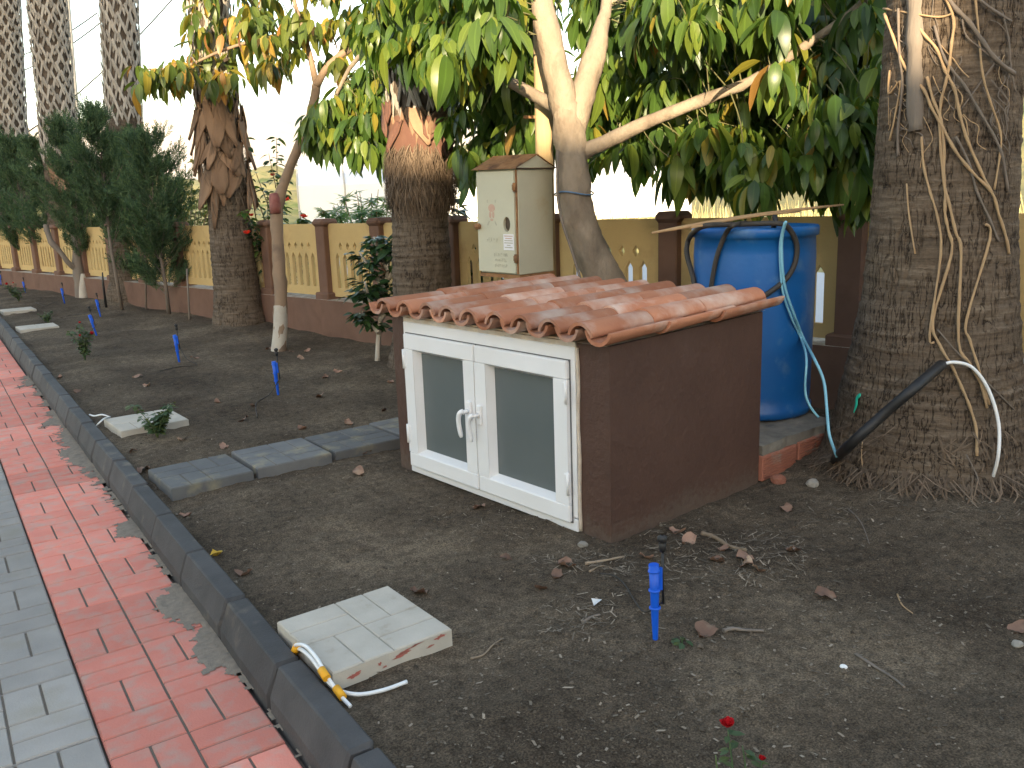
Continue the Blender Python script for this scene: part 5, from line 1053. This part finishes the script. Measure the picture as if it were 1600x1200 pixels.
# ------------------------------------------------------------------ litter on the soil
def dleaf(seed, L=.09):
    r_ = random.Random(seed); n = 7; v = []; 
    for i in range(n+1):
        t = i/n; w = L*.36*(math.sin(math.pi*t)**.7 if 0 < t < 1 else .02)*r_.uniform(.7, 1.25)
        for s_ in (-1, -.4, .3, 1): v.append((L*(t-.5), s_*w*r_.uniform(.8, 1.15), .014*math.sin(t*5+seed)+.020*abs(s_)*r_.uniform(.2, 1.1)))
    return npmesh('dry_leaf', v, [(i*4+k, i*4+k+1, (i+1)*4+k+1, (i+1)*4+k) for i in range(n) for k in range(3)], mats=[M['dryleaf']])
DL = [dleaf(i) for i in range(6)]; YL = dleaf(9).copy(); YL.materials.clear(); YL.materials.append(M['yleaf'])
r_ = random.Random(14)
big = {(885, 886): 'large torn reddish leaf lying in front of the pump house corner', (655, 925): 'curled reddish leaf behind the pale slab with red smears', (1058, 834): 'rounded brown leaf at the pump house side wall', (338, 858): 'yellow leaf lying near the kerb', (380, 886): 'flat reddish leaf near the kerb past the yellow leaf', (748, 793): 'small curled orange leaf under the white window'}
def put_leaf(px, py, s, me, **k):
    g = G(px, py); o = link('dry_leaf', me, None, **k); o.location = (g.x, g.y, sz(g.x, g.y)+.004); o.rotation_euler = (r_.uniform(-.35, .35), r_.uniform(-.25, .25), r_.uniform(0, 6.28)); o.scale = (s, s, s)
for (x, y), lab in big.items(): put_leaf(x, y, {885: 1.0, 655: .9, 1058: .8}.get(x, .75), YL if x == 338 else DL[x % 6], label=lab, cat='leaf')
L = [(402, 742), (433, 730), (290, 803), (573, 708), (380, 657), (472, 668), (1165, 888), (1130, 862), (1185, 895), (870, 903), (1590, 980), (480, 545), (528, 583), (610, 600), (508, 590), (455, 548), (340, 632), (395, 640), (230, 605), (120, 610), (305, 560), (500, 690), (545, 660), (600, 640), (350, 700), (285, 690), (208, 705), (225, 735), (560, 740), (1230, 800), (1100, 990), (1165, 880), (790, 870), (1290, 930), (500, 620), (420, 545), (470, 560), (80, 600), (93, 588), (215, 590), (1120, 880), (1010, 870), (1240, 870), (845, 920), (1075, 850)]
def zone(x, y):
    if x > 820: return 'small dry brown leaf on the open soil beside the pump house'
    if 640 < y < 760 and x > 260: return 'small dry brown leaf lying round the dark stepping slabs'
    if x < 310: return 'small dry brown leaf lying along the kerb edge'
    if y < 560: return 'small dry brown leaf under the slim young tree'
    return 'small dry brown leaf on bare soil between stake and pump house'
for (x, y) in L: put_leaf(x, y, r_.uniform(.5, .95), DL[r_.randrange(6)], label=zone(x, y), cat='leaf', group=zone(x, y).replace('small dry brown leaf', 'dry leaves'))
wg = G(1066, 1004); wt = shrub('weed', 'tiny green weed sprouting beside the blue stake', 'weed', (wg.x, wg.y, sz(wg.x, wg.y)), fan((wg.x, wg.y, sz(wg.x, wg.y)), 4, .02, .02, 3), 2, M['roseleaf'], M['roseleaf'], (.6, .9), 9, geos=RL, trunk_r=.0015)
def stick(L, r, m, name, lab, cat='twig', group=None):
    p = []
    for x, y in L: g = G(x, y); p.append((g.x, g.y, sz(g.x, g.y)+r*.9))
    p = smoothpts(p, 4); MB().tube(p, [r*(1-.5*i/len(p))*(1+.15*math.sin(i*2.3)) for i in range(len(p))], 6).build(name, m, None, label=lab, cat=cat, group=group)
stick([(1096, 837), (1115, 842), (1140, 858), (1165, 870)], .010, M['twig'], 'twig', 'thick pale stick beside the pump house wall'); stick([(915, 886), (945, 878), (975, 868)], .006, M['twig'], 'twig', 'pale stick beside the large torn leaf'); stick([(921, 896), (940, 888), (958, 887)], .004, M['twig'], 'twig', 'short stick lying along the pale stick by the torn leaf')
stick([(1337, 1022), (1365, 1040), (1395, 1060), (1413, 1078)], .005, M['deadwood'], 'twig', 'long thin grey stick in the open soil'); stick([(1130, 987), (1145, 984), (1165, 986), (1193, 985)], .007, M['deadwood'], 'twig', 'grey knobbly stick past the blue stake'); stick([(735, 1025), (755, 1020), (770, 1005), (785, 995)], .0035, M['twig'], 'twig', 'fibrous twig beside the pale slab edge'); stick([(1402, 927), (1410, 945), (1430, 960)], .003, M['vine'], 'twig', 'curved straw stalk in the open soil'); stick([(910, 975), (925, 968), (938, 965)], .006, M['deadwood'], 'twig', 'short broken stick next to the white paper scrap'); stick([(1325, 805), (1345, 825), (1358, 855)], .003, M['deadwood'], 'twig', 'thin bent twig in front of the thick palm')
def stone(px, py, s, lab, m='stone', cat='stone', name='stone'):
    g = G(px, py); bm = bmesh.new(); bmesh.ops.create_icosphere(bm, subdivisions=2, radius=1); rr = random.Random(px)
    for v in bm.verts: n_ = float(vn(v.co.x*1.5+px, v.co.y*1.5, v.co.z*1.5)); v.co *= 1+.25*n_; v.co.z *= .65
    me = bpy.data.meshes.new(name); bm.to_mesh(me); bm.free(); me.materials.append(M[m]); o = link(name, me, None, label=lab, cat=cat); o.location = (g.x, g.y, sz(g.x, g.y)+s*.4); o.scale = (s, s*.8, s); o.rotation_euler = (0, 0, rr.uniform(0, 6))
stone(911, 855, .020, 'small tan stone at the pump house front corner'); stone(1270, 766, .032, 'grey stone beside the foot of the thick palm'); stone(1215, 760, .035, 'brick-coloured rubble lump at the pedestal foot', 'brick', 'rubble', 'rubble'); stone(1590, 1003, .018, 'pale stone by the dry leaf in the open soil'); stone(1318, 1042, .010, 'small white pebble by the long grey stick', 'chip')
pc = G(932, 947); MB().add([(pc.x-.02, pc.y-.012, .012), (pc.x+.018, pc.y-.006, .02), (pc.x+.022, pc.y+.014, .012), (pc.x-.008, pc.y+.016, .024)], [(0, 1, 2, 3)]).build('paper_scrap', M['chip'], None, label='crumpled white paper scrap between the torn leaf and the blue stake', cat='scrap')
# fine litter and clods: uncountable
rs = np.random.RandomState(5)
def sample(n, d0, d1):
    px = rs.uniform(60, 1640, n); dd = np.exp(rs.uniform(np.log(d0), np.log(d1), n)); py = np.array([0.0]); a = []
    for x, d in zip(px, dd):
        r0 = ray(x, 600); h = math.hypot(r0[0], r0[1]); a.append((r0[0]/h*d, r0[1]/h*d))
    a = np.array(a); k = (a[:, 0] > .76) & (a[:, 0] < fence_x(a[:, 1])-.15); return a[k]
a = sample(20000, 1.5, 9); dens = vn(a[:, 0]*1.3, a[:, 1]*1.3, 0, 3)*.5+.5; a = a[rs.uniform(0, 1, len(a)) < .08+.92*np.clip(dens*1.5-.3, 0, 1)]
z = soilz(a[:, 0], a[:, 1]); n = len(a); ang_ = rs.uniform(0, 6.283, n); Ls = rs.gamma(1.3, .0045, n)+.002; Ws = np.where(rs.uniform(0, 1, n) < .35, rs.uniform(.0010, .0022, n), np.minimum(Ls*rs.uniform(.35, .9, n), .008))
base = np.array([(-.5, -.35, 0), (.35, -.5, 0), (.5, .3, 0), (-.3, .5, 0)]); ca, sa = np.cos(ang_), np.sin(ang_); tilt = rs.uniform(-.3, .3, n)
V = np.zeros((n, 4, 3))
for i, b in enumerate(base):
    u, w_ = b[0]*Ls, b[1]*Ws; V[:, i, 0] = a[:, 0]+u*ca-w_*sa; V[:, i, 1] = a[:, 1]+u*sa+w_*ca; V[:, i, 2] = z+.003+u*tilt+rs.uniform(0, .001, n)
def pile(n, px0, px1, py0, py1, L0, L1):
    x = rs.uniform(px0, px1, n); y = py0+(py1-py0)*rs.beta(2, 2, n); out = []
    for a_, b_ in zip(x, y):
        g = G(a_, b_); t = rs.uniform(0, 6.28); l_ = rs.uniform(L0, L1)*.5; w_ = rs.uniform(.0008, .0022); zz = sz(g.x, g.y)+rs.uniform(.002, .012); k = rs.uniform(-.25, .25); c_, s_ = math.cos(t), math.sin(t)
        out.append([(g.x-c_*l_+s_*w_, g.y-s_*l_-c_*w_, zz-k*l_), (g.x+c_*l_+s_*w_, g.y+s_*l_-c_*w_, zz+k*l_), (g.x+c_*l_-s_*w_, g.y+s_*l_+c_*w_, zz+k*l_), (g.x-c_*l_-s_*w_, g.y-s_*l_+c_*w_, zz-k*l_)])
    return np.array(out)
V = np.concatenate([V, pile(420, 1010, 1260, 815, 925, .01, .05), pile(160, 830, 990, 860, 910, .01, .045), pile(160, 640, 900, 770, 850, .008, .03), pile(150, 1250, 1600, 770, 830, .01, .05), pile(160, 330, 620, 690, 760, .008, .03), pile(120, 840, 960, 930, 1010, .01, .04)]); n = len(V)
link('ground_litter', npmesh('ground_litter', V.reshape(-1, 3), np.arange(n*4).reshape(-1, 4), mats=[M['litter']], smooth=False), kind='stuff')
a = sample(17000, 1.5, 7); z = soilz(a[:, 0], a[:, 1]); n = len(a); s_ = rs.gamma(1.5, .0014, n)+.0008
oc = np.array([(1, 0, 0), (0, 1, 0), (-1, 0, 0), (0, -1, 0), (0, 0, .8), (0, 0, -.6)]); V = a_ = np.zeros((n, 6, 3)); V[:] = oc[None]*s_[:, None, None]*rs.uniform(.6, 1.3, (n, 6, 1)); V[:, :, 0] += a[:, 0, None]; V[:, :, 1] += a[:, 1, None]; V[:, :, 2] += (z+s_*.2)[:, None]
ft_ = np.array([(0, 1, 4), (1, 2, 4), (2, 3, 4), (3, 0, 4), (1, 0, 5), (2, 1, 5), (3, 2, 5), (0, 3, 5)])
link('soil_crumbs', npmesh('soil_crumbs', V.reshape(-1, 3), None, (ft_[None]+(np.arange(n)*6)[:, None, None]).reshape(-1, 3), mats=[M['clod']], smooth=False), kind='stuff')
# tall dry grass beyond the fence
gv, gq = [], []
for k in range(2600):
    px = rs.uniform(380, 1620); d = rs.uniform(1, 3.5)+{True: 9.5}.get(px < 620, 17.5); p = P(px, 345, d if px < 620 else rs.uniform(17, 30)); h = rs.uniform(.35, 1.0)*(1.1 if px < 620 else 1.0); w = rs.uniform(.006, .014)*(1 if px < 620 else 2); a0 = rs.uniform(0, 6.28); lx, ly = rs.uniform(-.2, .2, 2); b = len(gv)
    for t in (0, .5, 1):
        for s__ in (-1, 1): gv.append((p.x+lx*t*t+s__*w*(1-t*.85)*math.cos(a0), p.y+ly*t*t+s__*w*(1-t*.85)*math.sin(a0), -.3+(h+.2)*t))
    gq += [(b, b+1, b+3, b+2), (b+2, b+3, b+5, b+4)]
link('dry_grass', npmesh('dry_grass', gv, gq, mats=[M['straw']], smooth=False), kind='stuff')

# air: pale even haze that fades the far mountains
hz = bpy.data.materials.new('haze'); hz.use_nodes = True; n_ = hz.node_tree.nodes; n_.remove(n_['Principled BSDF']); pv = n_.new('ShaderNodeVolumePrincipled'); pv.inputs['Color'].default_value = (.9, .92, .95, 1); pv.inputs['Density'].default_value = .00012
hz.node_tree.links.new(pv.outputs[0], n_['Material Output'].inputs['Volume'])
MB().box((0, 0, 204), (7000, 7000, 416)).build('haze', hz, None, kind='stuff')

# sand drifted over the pavers along the kerb foot
gx, gy = np.arange(.36, .640, .007), np.arange(1.3, 8.5, .009); X, Y = np.meshgrid(gx, gy)
Hs = (X-.625)*.075+.0015+.0062*fbm(X*7, Y*4.5, 0, 5, 51)+.0035*fbm(X*45, Y*45, 0, 2, 52)+.0075*np.clip(vn(X*1.0, Y*1.1, 0, 57), -.2, 1)
ok = Hs > 0; nx = len(gx); i = (np.arange(len(gy)-1)[:, None]*nx+np.arange(nx-1)[None]); f = ok[:-1, :-1] & ok[1:, :-1] & ok[:-1, 1:] & ok[1:, 1:]; i = i[f]
link('sand_drift', npmesh('sand_drift', np.stack([X, Y, PZ+.0012+np.clip(Hs, 0, .012)*.6], -1).reshape(-1, 3), np.stack([i, i+1, i+nx+1, i+nx], 1), mats=[mat('drift_sand', (.27, .225, .18), (.19, .16, .13), 50, .97, .003, 220, spec=.05)]), kind='stuff')
